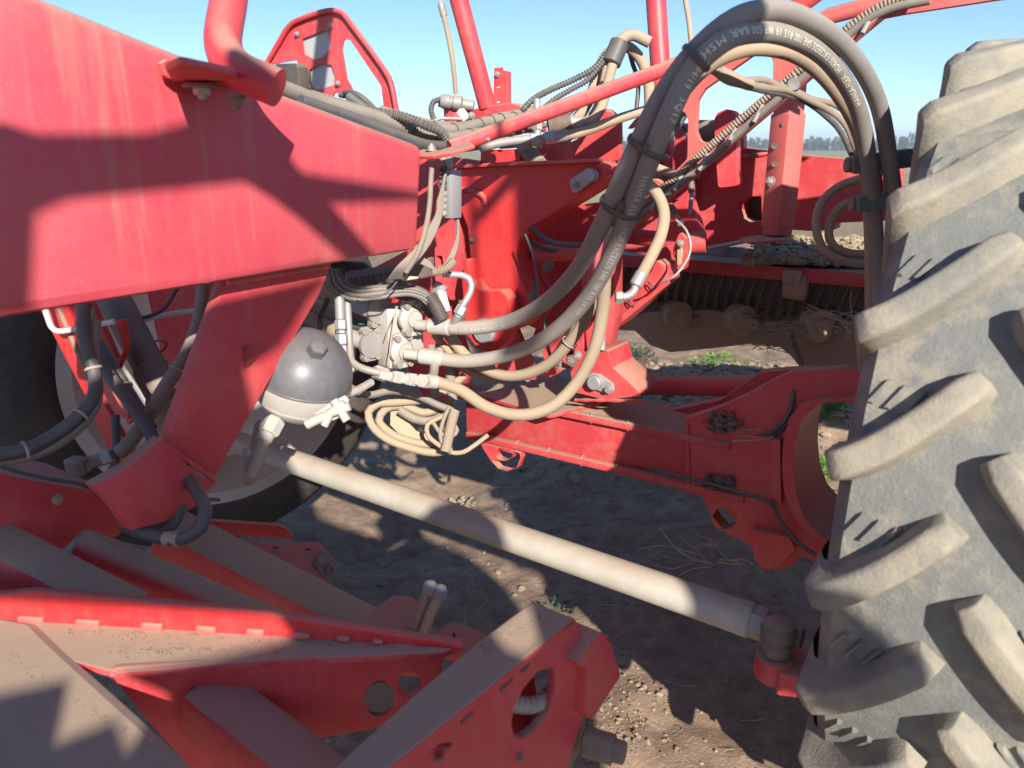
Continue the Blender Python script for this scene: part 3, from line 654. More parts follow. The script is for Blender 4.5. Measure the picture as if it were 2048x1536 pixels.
# ------------------------------------------------------------------ brace tube from the beam end
br = thing('brace_tube', 'red brace tube rising from the beam end up to the right behind the hoses', 'brace', U(850, 305, 1.85))
p0 = U(900, 296, 1.87); p1 = U(1330, 138, 2.05)
tube('brace_pipe', [p0, p1, U(1420, 100, 2.1)], .0185, RED, br, straight=True, seg=28)
plate('flattened_end', (U(860, 302, 1.83), (Z * .9 - L * .3 - RT * .1).normalized()), [(832, 302), (846, 298), (880, 300), (935, 282), (950, 290), (900, 306), (866, 312), (836, 312)], .008, RED, br, r=.005)
bolt(U(863, 300, 1.83), Z, .010, STEELD, br); bolt(U(863, 314, 1.83), -Z, .009, STEELD, br)
bolt(U(976, 279, 1.86), -L, .004, STEELD, br)
# ------------------------------------------------------------------ hose bundle lying on the beam top
HB = [((560, 175, 1.75), (640, 205, 1.85), (740, 232, 1.95), (830, 262, 2.05), (890, 278, 2.12), (940, 272, 2.2), (1040, 256, 2.35)),
      ((600, 205, 1.72), (700, 238, 1.82), (800, 276, 1.92), (860, 294, 2.0), (920, 292, 2.1), (1000, 280, 2.25)),
      ((620, 195, 1.95), (735, 228, 2.05), (830, 250, 2.12), (900, 262, 2.2), (980, 244, 2.35), (1040, 236, 2.45)),
      ((760, 222, 2.2), (850, 248, 2.2), (920, 255, 2.3), (1000, 236, 2.42), (1090, 222, 2.5))]
for i, p in enumerate(HB):
    o, f = tube('hydraulic_hose', px(*p), (.019, .017, .019, .016)[i], HOSE if i != 1 else HOSECLEAN, ret=True)
    tag(o, ['dusty hose on the beam top, thickest at the front of the tied bundle', 'darker hose lowest in the tied bundle along the beam top edge', 'dusty hose second from the back in the bundle on the beam', 'dusty hose at the back of the bundle beside the valve pedestal'][i], 'hose', 'hoses tied in a bundle on the beam')
    if i in (0, 2):
        for q in (.45, .55, .72, .80, .86, .94): tie(f, q, TIE, o)
o, f = conduit('cable_conduit', px((700, 195, 2.1), (740, 222, 2.0), (760, 226, 1.98), (800, 232, 1.98), (850, 250, 1.98), (880, 262, 2.02), (892, 278, 2.05)), .0115, CONDUIT, pitch=.009, ret=True)
tag(o, 'black ribbed cable conduit lying across the bundle on the beam top', 'conduit', 'ribbed conduits')
tag(tube('steel_pipe', px((655, 215, 2.0), (700, 222, 2.05), (760, 232, 2.1)), .006, STEEL), 'thin shiny steel pipe along the beam top under the lamp guard', 'pipe')
# ------------------------------------------------------------------ pipe with tee behind the brace
tp = thing('tee_pipe', 'zinc steel pipe with tee fitting and cap running below the red brace tube', 'pipe', U(1060, 275, 2.2))
tube('pipe', px((960, 296, 2.1), (1000, 286, 2.12), (1060, 278, 2.15), (1090, 276, 2.16)), .0115, STEELD, tp)
hexn('nut', U(1060, 279, 2.15), U(1076, 277, 2.15), .017, STEEL, tp); hexn('nut', U(1088, 276, 2.15), U(1112, 273, 2.15), .018, STEEL, tp)
cyl('tee_branch', U(1075, 278, 2.15), U(1074, 200, 2.15), .010, STEEL, tp, 16)
hexn('nut', U(1075, 262, 2.15), U(1075, 246, 2.15), .015, STEELD, tp); cyl('cap', U(1074, 222, 2.15), U(1074, 199, 2.15), .0095, STEEL, tp, 16)
cyl('ferrule', U(1110, 274, 2.15), U(1135, 270, 2.15), .016, STEELD, tp)
tube('lower_pipe', px((1000, 292, 2.18), (1030, 290, 2.2), (1060, 285, 2.2), (1085, 292, 2.2)), .008, STEELD, tp)
for i, (p, r, m, lb) in enumerate([
    (((1128, 271, 2.15), (1150, 268, 2.16), (1190, 255, 2.2), (1235, 238, 2.2), (1300, 218, 2.25), (1350, 205, 2.4)), .0135, HOSEDUST, 'dusty hose leaving the tee pipe to the right behind the tied bundle'),
    (((1120, 282, 2.3), (1160, 256, 2.3), (1190, 228, 2.3), (1205, 190, 2.3), (1215, 140, 2.3), (1228, 95, 2.3), (1262, 70, 2.3), (1300, 85, 2.3)), .0165, HOSEDUST, 'dusty hose looping highest behind the brace, left of the vertical post'),
    (((1110, 262, 2.35), (1150, 240, 2.35), (1178, 200, 2.35), (1195, 150, 2.35), (1215, 108, 2.36), (1250, 92, 2.36), (1282, 120, 2.36), (1296, 160, 2.36), (1300, 230, 2.36)), .0165, HOSEDUST, 'dusty hose looping just inside the highest loop left of the vertical post'),
    (((1258, 100, 2.4), (1266, 130, 2.4), (1276, 160, 2.4), (1272, 230, 2.4)), .007, HOSECLEAN, 'thin black hose hanging inside the loops left of the vertical post'),
    (((1368, 225, 2.45), (1345, 262, 2.4), (1310, 290, 2.3), (1280, 310, 2.2)), .016, HOSECLEAN, 'clean dark hose seen under the arched frame right of the bundle')]):
    tag(tube('hydraulic_hose', px(*p), r, m), lb, 'hose', 'loops of hose left of the vertical post' if i in (1, 2, 3) else None)
o, f = conduit('cable_conduit', px((1044, 222, 2.25), (1065, 200, 2.25), (1100, 180, 2.27), (1150, 158, 2.28), (1190, 135, 2.28), (1215, 105, 2.28), (1238, 82, 2.28)), .0085, CONDUIT, pitch=.009, ret=True)
tag(o, 'upper black ribbed conduit rising to the taped hose loops', 'conduit', 'ribbed conduits')
o, f = conduit('cable_conduit', px((1085, 218, 2.26), (1110, 198, 2.26), (1140, 180, 2.27), (1175, 160, 2.28), (1200, 132, 2.28), (1225, 100, 2.28)), .0075, CONDUIT, pitch=.009, ret=True)
tag(o, 'lower black ribbed conduit rising to the taped hose loops', 'conduit', 'ribbed conduits')
tag(cyl('tape_wrap', U(1222, 128, 2.28), U(1240, 84, 2.28), .028, HOSECLEAN, None, 24), 'black wrap holding the hose loops together before the sky', 'wrap')
tag(tube('swivel_sleeve', px((1096, 252, 2.2), (1140, 243, 2.2)), .024, MUD, None, seg=20), 'mud-coated brown hose swivel behind the red brace tube', 'swivel')
cy = cyl('swivel_nut', U(1138, 244, 2.2), U(1166, 246, 2.2), .019, STEELD, None); tag(cy, 'dusty steel nut at the end of the mud-coated swivel', 'nut')
tag(tube('hydraulic_hose', px((1164, 246, 2.2), (1185, 240, 2.2), (1203, 215, 2.2), (1212, 180, 2.2), (1225, 130, 2.2)), .014, HOSEDUST), 'dusty hose rising from the mud-coated swivel to the black wrap', 'hose')
# ------------------------------------------------------------------ clutter between: brackets, cylinder
mc = thing('valve_bank', 'low red bracket housing and cylinder eye behind the red column top', 'bracket', U(1020, 315, 2.4))
plate('housing', pl_d(1000, 310, 2.35, L), [(962, 300), (1038, 298), (1042, 300), (1040, 322), (960, 328)], .10, REDCLEAN, mc, r=.004, holes=[ell(998, 302, 7, 2)])
cyl('cylinder', U(1048, 290, 2.3), U(1080, 332, 2.2), .024, DARKST, mc)
hexn('nut', U(1040, 286, 2.2), U(1050, 300, 2.2), .018, STEELD, mc)
lathe('cylinder_eye', [(-.03, .05), (-.025, .055), (.025, .055), (.03, .05)], U(1108, 306, 2.35), L, REDDUST, mc)
plate('side_panel', pl_d(1180, 290, 2.45, L), [(1060, 330), (1140, 285), (1170, 270), (1240, 236), (1240, 320), (1100, 340)], .02, RED, mc, r=.005)
plate('side_panel', pl_d(1190, 300, 2.55, L), [(1175, 250), (1188, 225), (1200, 216), (1215, 222), (1224, 250), (1224, 330), (1150, 330)], .03, RED, mc, r=.012)
# ------------------------------------------------------------------ grease distributor with its bundle of lines
gd = thing('grease_distributor', 'upright silver grease distributor block with black lines between beam end and column', 'distributor', U(905, 430, 1.9))
b0, b1 = U(903, 340, 1.90), U(903, 436, 1.93)
bar('block', b0, b1, .030, .045, L, STEEL, gd, .003)
for i, y in enumerate((338, 352, 364, 376, 388, 401, 414, 427)):
    c = U(893, y, 1.885); lathe('outlet', [(0, .006), (.004, .0085), (.010, .0085), (.012, .005), (.018, .005)], c, -L * .8 - A * .7, STEELD if i in (4, 5, 6, 7) else PLASTIC, gd, 12)
cyl('inlet', U(880, 312, 1.88), U(898, 330, 1.88), .008, STEELD, gd, 12); cyl('inlet', U(898, 312, 1.88), U(899, 336, 1.89), .0085, STEEL, gd, 12)
for i in range(6):
    x = 890 - i * 2; o = tube('grease_line', px((x + 2, 345 + i * 9, 1.87), (x - 4, 372 + i * 6, 1.86), (884 - i * 1.5, 420, 1.86), (872 - i * 3, 460, 1.85), (850 - i * 4, 500, 1.85), (820 - i * 5, 535, 1.85), (805 - i * 5, 556, 1.88)), .0037, HOSE, gd, seg=8)
tube('grease_line', px((865, 318, 1.84), (862, 360, 1.84), (858, 420, 1.83), (848, 470, 1.83), (834, 510, 1.83), (812, 545, 1.84)), .0062, HOSE, gd, seg=10)
for i in range(4):
    tube('grease_line', px((914, 440 - i * 6, 1.95), (916, 470, 1.94), (910 - i * 2, 505, 1.93), (896 - i * 2, 530, 1.92), (878 - i * 3, 540, 1.92), (858, 534 - i * 3, 1.92), (838, 524 - i * 2, 1.92), (815, 530 + i * 4, 1.92)), .0042, HOSE, gd, seg=8)
conduit('spiral_wrap', px((907, 522, 1.92), (896, 534, 1.91), (880, 542, 1.91), (866, 544, 1.91)), .010, CONDUITD, gd, pitch=.006)
# ------------------------------------------------------------------ red column
cl = thing('front_column', 'bright red cast column with pointed right arm and large pin at its foot', 'column', on(960, 650, pl_l(1.9)))
plate('column_plate', pl_l(1.9), [(908, 334), (1190, 322), (1212, 332), (1210, 350), (1185, 378), (1110, 425), (1062, 455), (1038, 482), (1028, 515), (1036, 545), (1052, 582), (1062, 618), (1060, 642), (1030, 660), (1000, 668), (940, 622), (922, 585), (940, 520), (934, 455), (912, 400)], .10, REDCLEAN, cl, r=.02, bev=.006)
bar('top_flange', on(905, 333, pl_l(1.885)), on(1198, 321, pl_l(1.885)), .05, .010, Z, RED, cl, .003)
lug = plate('pin_lug', pl_l(1.84), [(932, 505), (945, 560), (962, 582), (1002, 580), (1020, 600), (1022, 640), (1008, 690), (985, 706), (955, 700), (930, 668), (926, 610), (922, 560)], .05, REDCLEAN, cl, r=.02, bev=.006)
c0 = on(969, 662, pl_l(1.835))
cyl('pin', c0 + L * .06, c0 - L * .012, .038, STEEL, lug, 36, .15)
plate('left_web', pl_l(1.93), [(878, 335), (930, 335), (915, 440), (930, 520), (925, 600), (900, 600), (870, 560), (868, 450)], .06, RED, cl, r=.006, holes=[[(868 + 3, 512), (884, 512), (886, 530), (875, 534)]])
plate('left_web', pl_l(2.02), [(800, 300), (960, 322), (960, 480), (820, 500)], .02, RED, cl, r=.01)
plate('left_web', pl_l(1.98), [(815, 500), (880, 480), (900, 560), (905, 640), (930, 720), (930, 800), (850, 800), (760, 640), (700, 560)], .04, RED, cl, r=.01)
# retainer at the arm tip
rp = plate('pin_retainer', pl_l(1.885), [(1138, 362), (1146, 354), (1176, 334), (1192, 338), (1194, 354), (1180, 366), (1150, 388), (1142, 382)], .010, STEEL, cl, r=.010, bev=.003)
c0 = on(1180, 350, pl_l(1.875)); cyl('pin', c0 + L * .02, c0 - L * .008, .017, STEEL, rp, 28)
bolt(on(1149, 370, pl_l(1.877)), -L, .007, STEELD, rp)
# fin scoop on the column
tube('scoop', [on(x, y, pl_l(1.895)) for x, y in ((915, 380), (935, 380), (952, 384), (968, 395), (972, 410))], .008, RED, cl)
# second plate behind and the tower to the right
bk = thing('rear_bracket', 'darker red curved bracket plates standing between the column and the hose bundle', 'bracket', on(1080, 640, pl_l(2.05)))
plate('bracket_plate', pl_l(2.05), [(1040, 470), (1062, 452), (1080, 470), (1068, 510), (1078, 540), (1098, 575), (1098, 620), (1075, 660), (1055, 650), (1052, 590), (1032, 545), (1026, 505)], .02, RED, bk, r=.012)
plate('bracket_plate', pl_l(2.2), [(1058, 470), (1150, 410), (1240, 400), (1232, 560), (1180, 640), (1120, 700), (1060, 690), (1090, 600), (1066, 520)], .03, RED, bk, r=.012, holes=[ell(1098, 530, 10, 12)])
cyl('cross_tube', U(1062, 508, 2.33), U(1230, 500, 2.33), .025, RED, bk)
bolt(U(1095, 533, 2.3), -L, .014, DARKST, bk)
bolt(U(1066, 592, 2.15), -L, .012, DARKST, bk)
tube('hanging_cable', px((1050, 468, 2.1), (1066, 510, 2.1), (1075, 560, 2.1), (1078, 605, 2.1)), .0035, HOSECLEAN, bk, seg=8)
tube('hydraulic_hose', px((1062, 452, 2.2), (1090, 478, 2.2), (1120, 488, 2.2), (1170, 490, 2.2)), .008, HOSECLEAN, bk)
tw = thing('cylinder_tower', 'narrow upright red tower behind the hoses standing on the axle', 'tower', on(1190, 740, pl_l(2.1)))
tp_ = [on(x, y, pl_l(2.12)) for x, y in ((1180, 460), (1229, 455), (1229, 640), (1218, 690), (1236, 760), (1140, 770), (1142, 720), (1165, 620))]
solid('tower_body', tp_, [p + L * .10 - A * .02 for p in tp_], RED, tw, .004)
cyl('cylinder_barrel', U(1192, 480, 2.28), U(1182, 628, 2.28), .032, RED, tw)
cyl('piston_rod', U(1203, 600, 2.25), U(1203, 700, 2.27), .012, STEEL, tw)
plate('guide', pl_l(2.08), [(1002, 665), (1030, 650), (1060, 720), (1075, 760), (1000, 760), (985, 720)], .02, RED, tw, r=.01)
plate('guide', pl_l(2.10), [(1085, 690), (1108, 640), (1126, 660), (1130, 740), (1090, 760)], .06, RED, tw, r=.01)
pk = plate('link_plate', pl_l(2.06), [(1148, 660), (1165, 622), (1178, 628), (1176, 650), (1166, 665), (1172, 740), (1150, 742)], .02, REDDUST, tw, r=.006)
bolt(U(1122, 735, 2.3), Z, .014, DARKST, tw); bolt(U(1143, 722, 2.25), -L, .014, DARKST, tw); bolt(U(1156, 711, 2.25), -L, .010, STEELD, tw)
plate('cover', pl_z(.835), [(960, 790), (1010, 758), (1120, 752), (1220, 800), (1100, 830)], .012, REDDUST, tw, r=.01)
# ------------------------------------------------------------------ diagonal support arm to the right of the tower
da = thing('support_arm', 'red box arm climbing from the axle to the right behind the bent steel hose end', 'arm', U(1230, 690, 2.5))
q = pl_l(2.3)
fa = [on(x, y, q) for x, y in ((1212, 640), (1230, 600), (1300, 545), (1312, 520), (1330, 530), (1338, 560), (1240, 650), (1214, 670))]
solid('arm_body', fa, [p + L * .10 for p in fa], RED, da, .006)
plate('arm_lip', pl_l(2.28), [(1212, 652), (1336, 556), (1338, 568), (1222, 662)], .012, RED, da, r=.002)
for x, y in ((1218, 640), (1262, 607), (1303, 572)): ring('clip', on(x, y, pl_l(2.28)), RT - UPV * -.7, .014, .012, .002, PLASTIC, da)
plate('upper_bracket', pl_l(2.42), [(1312, 530), (1318, 470), (1330, 440), (1348, 405), (1378, 390), (1402, 470), (1372, 500), (1365, 540), (1345, 545)], .05, RED, da, r=.01)
pk = plate('rocker', pl_l(2.32), [(1348, 505), (1352, 480), (1360, 462), (1372, 478), (1376, 520), (1366, 542), (1354, 540)], .02, RED, da, r=.012)
plate('rocker_pad', pl_l(2.31), [(1354, 500), (1362, 490), (1364, 505), (1360, 530), (1354, 532)], .012, BROWN, pk, r=.004)
bolt(on(1361, 487, pl_l(2.30)), -L, .010, STEELD, pk)
ct = cyl('cross_tube', U(1240, 470, 2.62), U(1392, 487, 2.52), .026, RED, da)
lathe('tube_mouth', [(0, .034), (.06, .034), (.062, .030), (.02, .028), (.018, .0)], U(1372, 486, 2.48), RT * .95 - FW * .3, RED, da)
tube('bowden_cable', px((1352, 440, 2.3), (1372, 460, 2.28), (1381, 490, 2.28), (1378, 510, 2.28), (1362, 538, 2.28), (1345, 555, 2.28), (1325, 562, 2.3)), .0038, STEELD, da, seg=8)
cyl('handle', U(1382, 362, 2.35), U(1383, 385, 2.35), .010, DARKST, da, 12); cyl('handle', U(1384, 385, 2.35), U(1380, 428, 2.33), .007, STEELD, da, 12)
for i, (x, y) in enumerate(((1345, 425), (1352, 435), (1340, 410))): cyl('fitting', U(x, y, 2.4), U(x + 9, y + 12, 2.37), .010, DARKST if i else BROWN, da, 14)
# ------------------------------------------------------------------ large frame plate with windows and diagonal arm
lf = thing('lift_frame', 'pale red arched frame plate with a large opening and long diagonal arm', 'frame', on(1380, 300, pl_l(2.3)))
hole = [(1512, 106), (1537, 106), (1546, 122), (1546, 184), (1436, 273), (1414, 286), (1400, 282), (1392, 262), (1395, 200), (1409, 178)]
plate('frame_plate', pl_l(2.3), [(1235, 440), (1330, 362), (1374, 318), (1376, 240), (1370, 226), (1356, 217), (1306, 233), (1250, 262), (1270, 238), (1328, 203), (1431, 118), (1503, 93), (1548, 92), (1590, 112), (1640, 92), (1690, 50), (1730, 19), (1810, -12), (2080, -12), (1989, 0), (1808, 28), (1767, 36), (1667, 119), (1533, 231), (1408, 337), (1300, 430), (1236, 482)], .022, REDPALE, lf, holes=[hole], r=.012, hr=.018)
bar('arm_flange', on(1240, 476, pl_l(2.27)), on(1762, 34, pl_l(2.27)), .05, .006, (on(1762, 34, pl_l(2.27)) - on(1240, 476, pl_l(2.27))).cross(L), REDPALE, lf, .002)
tube('upper_tube', [on(x, y, pl_l(2.33)) for x, y in ((1545, 105), (1660, 32), (1765, 4), (1840, -30))], .021, REDPALE, lf, straight=True)
tube('top_tube', [on(x, y, pl_l(2.30)) for x, y in ((1560, 40), (1640, -20), (1700, -60))], .024, RED, lf, straight=True)
tube('arch_edge', [on(x, y, pl_l(2.29)) for x, y in ((1335, 200), (1431, 120), (1500, 95))], .006, REDPALE, lf)
for i, (a, b) in enumerate((((1236, 470), (1760, 22)), )):
    o = conduit('cable_conduit', [on(x, y, pl_l(2.255)) for x, y in ((1245, 444), (1330, 372), (1420, 292), (1500, 222), (1600, 138), (1700, 52), (1770, 8), (1850, -14))], .0095, CONDUITD, None, pitch=.009)
    tag(o, 'long grey ribbed conduit clipped along the upper side of the diagonal arm', 'conduit', 'ribbed conduits')
tag(tube('hydraulic_hose', [on(x, y, pl_l(2.25)) for x, y in ((1240, 466), (1330, 392), (1420, 318), (1500, 246), (1600, 160), (1690, 76), (1735, 40), (1780, 18), (1860, 0))], .0105, HOSE), 'long smooth hose running beside the ribbed conduit down the diagonal arm', 'hose')
for x, y in ((1250, 452), (1305, 402), (1352, 362), (1402, 322), (1458, 272), (1512, 225), (1578, 168), (1650, 112), (1730, 45)):
    p = on(x + 4, y, pl_l(2.245)); bar('clip', p - UPV * .028 - RT * .012, p + UPV * .02 + RT * .014, .010, .012, L, STEELD, lf, .002)
# cylinders and lugs seen through the arch
rb = thing('rear_chassis', 'big dusty red rear frame box with round lugs and an oval cut-out', 'chassis', on(1450, 480, pl_l(2.8)))
plate('side_panel', pl_l(2.8), [(1240, 500), (1240, 400), (1330, 330), (1385, 312), (1440, 290), (1486, 296), (1540, 302), (1545, 460), (1490, 478), (1395, 496), (1300, 512)], .14, REDDUST, rb, r=.01, holes=[[(1476, 420), (1480, 405), (1492, 394), (1522, 392), (1524, 442), (1500, 444), (1484, 438)]])
plate('side_panel', pl_l(2.86), [(1538, 304), (1740, 322), (1800, 328), (1800, 440), (1670, 446), (1668, 460), (1620, 462), (1560, 458), (1538, 462)], .10, REDDUST, rb, r=.004)
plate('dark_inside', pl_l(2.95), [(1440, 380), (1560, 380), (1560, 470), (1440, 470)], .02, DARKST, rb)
plate('lug', pl_l(2.66), [(1428, 240), (1434, 226), (1452, 218), (1468, 222), (1473, 240), (1474, 372), (1436, 376), (1430, 300)], .05, RED, rb, r=.012)
plate('lug', pl_l(2.72), [(1470, 236), (1478, 226), (1486, 260), (1488, 300), (1470, 300)], .04, RED, rb, r=.012)
cyl('lug_pin', on(1385, 262, pl_l(2.72)), on(1440, 262, pl_l(2.72)), .036, DARKST, rb)
plate('lug', pl_l(2.7), [(1348, 300), (1350, 260), (1360, 244), (1376, 250), (1382, 290), (1380, 400), (1340, 400), (1335, 330)], .05, RED, rb, r=.015)
plate('inner_web', pl_l(2.75), [(1250, 400), (1270, 330), (1310, 300), (1345, 320), (1342, 400), (1300, 440)], .04, RED, rb, r=.01, holes=[ell(1323, 330, 5, 6)])
plate('bottom_strip', pl_z(1.235), [(1385, 498), (1545, 462), (1560, 460), (1500, 480), (1395, 502)], .01, REDDUST, rb, r=.002)
bolt(on(1505, 310, pl_l(2.79)), -L, .008, DARKST, rb)
# square post
po = thing('square_post', 'square red box post with bolt standing in front of the rear frame', 'post', on(1548, 470, pl_l(2.6)))
q0, q1 = on(1554, 470, pl_l(2.6)), on(1562, 84, pl_l(2.6)); q1 = V((q0.x, q0.y, q1.z))
up_ = (L * .88 + A * .47).normalized()
bar('post_tube', q0, q1, .066, .066, up_, REDPALE, po, .005)
bar('lower_sleeve', V((q0.x, q0.y, on(1550, 455, pl_l(2.6)).z)), V((q0.x, q0.y, on(1550, 228, pl_l(2.6)).z)), .074, .074, up_, REDPALE, po, .004)
plate('foot_plate', (q0 - Z * .004, Z), [(1478, 476), (1530, 468), (1588, 470), (1575, 478), (1500, 484)], .008, REDDUST, po, r=.004)
bolt(on(1541, 363, pl_l(2.555)), -L - A * .3, .013, STEELD, po)
for x, y, m in ((1569, 248, 0), (1569, 288, 0), (1549, 328, 0), (1549, 292, 0)): lathe('hole_ring', [(0, .009), (.002, .009), (.002, .006), (0.0005, .006), (0.0005, 0)], on(x, y, pl_l(2.56)), -L, DARKST, po, 14)
# ------------------------------------------------------------------ the big hoses
HR = .0182
def bighose(name, pts, r, mat, label, group='big pressure hoses arching over the machine'):
    o, f = tube(name, px(*pts), r, mat, ret=True, step=.012, seg=22); tag(o, label, 'hose', group); return o, f
hA, fA = bighose('hydraulic_hose', [(1812, 1000, 2.0), (1808, 700, 1.97), (1798, 480, 1.92), (1780, 330, 1.80), (1756, 205, 1.69), (1700, 105, 1.56), (1620, 42, 1.44), (1540, 20, 1.36), (1462, 42, 1.32), (1388, 105, 1.35), (1322, 195, 1.38), (1280, 280, 1.42), (1238, 370, 1.48), (1198, 460, 1.58), (1150, 545, 1.70), (1080, 612, 1.84), (1000, 648, 1.98), (930, 656, 2.02), (866, 652, 2.06)], HR, HOSEBIG, 'outermost thick hose of the arch, ending in the upper port of the silver block')
hB, fB = bighose('hydraulic_hose', [(1770, 1000, 2.02), (1765, 700, 1.98), (1752, 480, 1.93), (1738, 330, 1.80), (1715, 215, 1.69), (1660, 125, 1.56), (1590, 78, 1.44), (1520, 64, 1.36), (1448, 82, 1.31), (1385, 140, 1.33), (1338, 230, 1.36), (1300, 320, 1.42), (1264, 410, 1.50), (1228, 500, 1.60), (1178, 590, 1.72), (1105, 665, 1.86), (1020, 708, 2.0), (930, 722, 2.06), (846, 712, 2.08)], HR, HOSEBIG, 'second thick arch hose with printing on top, ending in the lower silver port')
hC, fC = bighose('hydraulic_hose', [(1745, 1000, 2.08), (1742, 640, 2.05), (1738, 430, 2.0), (1722, 290, 1.90), (1685, 205, 1.78), (1625, 135, 1.68), (1560, 102, 1.60), (1490, 100, 1.58), (1420, 130, 1.60), (1362, 190, 1.64), (1315, 280, 1.68), (1275, 380, 1.72), (1240, 480, 1.78), (1205, 560, 1.86), (1150, 670, 1.96), (1085, 735, 2.04), (1015, 752, 2.1), (955, 730, 2.14), (912, 690, 2.16), (880, 645, 2.18), (850, 610, 2.2)], .0145, HOSEDUST, 'innermost hose of the arch, thinner and dustier, sagging low right of the column pin')
hD, fD = bighose('hydraulic_hose', [(1322, 190, 1.72), (1290, 275, 1.70), (1258, 360, 1.70), (1232, 440, 1.70), (1212, 530, 1.74), (1205, 620, 1.80), (1188, 700, 1.84), (1150, 770, 1.88), (1100, 815, 1.9), (1040, 830, 1.92), (975, 815, 1.95), (920, 780, 1.98), (868, 762, 2.0)], .0150, HOSEDUST, 'lowest sagging beige hose crossing in front of the axle to the pale couplings')
# printed lettering
def s_near(fr, x, y):
    best = None
    for p, T, s, r in fr:
        q = p - CAM; d = q.dot(FW); X = 1024 + F * q.dot(RT) / d; Y = 768 - F * q.dot(UPV) / d
        e = (X - x) ** 2 + (Y - y) ** 2
        if best is None or e < best[0]: best = (e, s)
    return best[1]
def sx(fr, x, y, txt, x2, y2, size, mat, par, phi, flip):
    a, b = s_near(fr, x, y), s_near(fr, x2, y2); sg = 1 if b > a else -1
    return hose_text(txt, fr, a, size, mat, par, phi, sg, flip)
sx(fB, 1735, 192, 'HANSA-FLEX   HD820 EXCEEDS SAE 100 R15 19 WP 500 BAR MSHA', 1400, 120, .0178, PRINT, hB, .15, -1)
sx(fB, 1403, 118, '2-84/19', 1370, 160, .0165, PRINT, hB, -.45, -1)
sx(fB, 1360, 185, '3Q17', 1330, 220, .0165, PRINT, hB, -.6, -1)
sx(fB, 1266, 335, 'HANSA-FLEX   P820 EXCEEDS SAE 100 R15 19 WP', 1190, 560, .0165, PRINTD, hB, -.25, -1)
sx(fA, 876, 652, 'R15 19 WP 500 BAR MSHA IC-84/19  3Q17', 1010, 648, .0135, PRINTD, hA, -.35, 1)
# broad ties round the bundle
def btie(c, T, ru, rv, name='bundle_tie', wide=3.2):
    return ring(name, c, T, ru, rv, .0022, TIE, hA, u=RT, flat=wide)
def mid(f1, f2, x, y, k=.5):
    a = s_near(f1, x, y); q = [z for z in f1 if z[2] >= a][0]; b = min(f2, key=lambda z: (z[0] - q[0]).length); return q[0].lerp(b[0], k), q[1], (q[0] - b[0]).length, (b[0] - q[0])
for x, y in ((1388, 105), (1280, 280), (1222, 410)):
    c, T, dd, dv = mid(fA, fB, x, y); ring('bundle_tie', c, T, dd / 2 + HR + .003, HR + .006, .0024, TIE, hA, u=dv, flat=2.6)
    e = c - (dv.normalized()) * 0 + (CAM - c).normalized() * (HR + .008); bar('tie_head', e - T * .006, e + T * .008, .012, .008, (CAM - c), TIE, hA, .001)
ring('cable_tie', *[at(fC, .80)[0], at(fC, .80)[1], .0195, .0195, .0015, TIEW, hC])
# cover sleeves and ends on the silver block
for h, f, n in ((hA, fA, 0), (hB, fB, 0)):
    p, T, s, r = f[-1]; cyl('crimp_sleeve', p - T * .055, p + T * .012, HR + .0035, SILVER, h, 30, .25); cyl('hose_stem', p + T * .005, p + T * .05, .014, SILVER, h, 20)
# ribbed conduit beside the bundle
o, f = conduit('cable_conduit', px((1300, 250, 1.66), (1310, 275, 1.64), (1300, 320, 1.63), (1285, 370, 1.64), (1262, 410, 1.66), (1235, 445, 1.69), (1218, 462, 1.72)), .0115, CONDUIT, pitch=.007, ret=True)
tag(o, 'short thick ribbed conduit curving down the right side of the tied bundle', 'conduit', 'ribbed conduits')
# bent hose with steel elbow
o, f = tube('hydraulic_hose', px((1255, 355, 2.1), (1285, 362, 2.1), (1312, 385, 2.08), (1328, 425, 2.07), (1322, 470, 2.06), (1304, 510, 2.05), (1284, 548, 2.05)), .0155, HOSEDUST, ret=True, seg=20)
tag(o, 'beige hose bent like a hook before the diagonal arm, with a steel elbow end', 'hose')
cyl('crimp_sleeve', U(1285, 545, 2.05), U(1270, 572, 2.05), .017, STEEL, o, 28, .2)
tube('elbow_pipe', px((1272, 568, 2.05), (1268, 582, 2.05), (1256, 592, 2.05), (1242, 594, 2.05)), .0105, STEEL, o, seg=18)
hexn('union_nut', U(1246, 594, 2.05), U(1230, 594, 2.05), .017, STEELD, o)
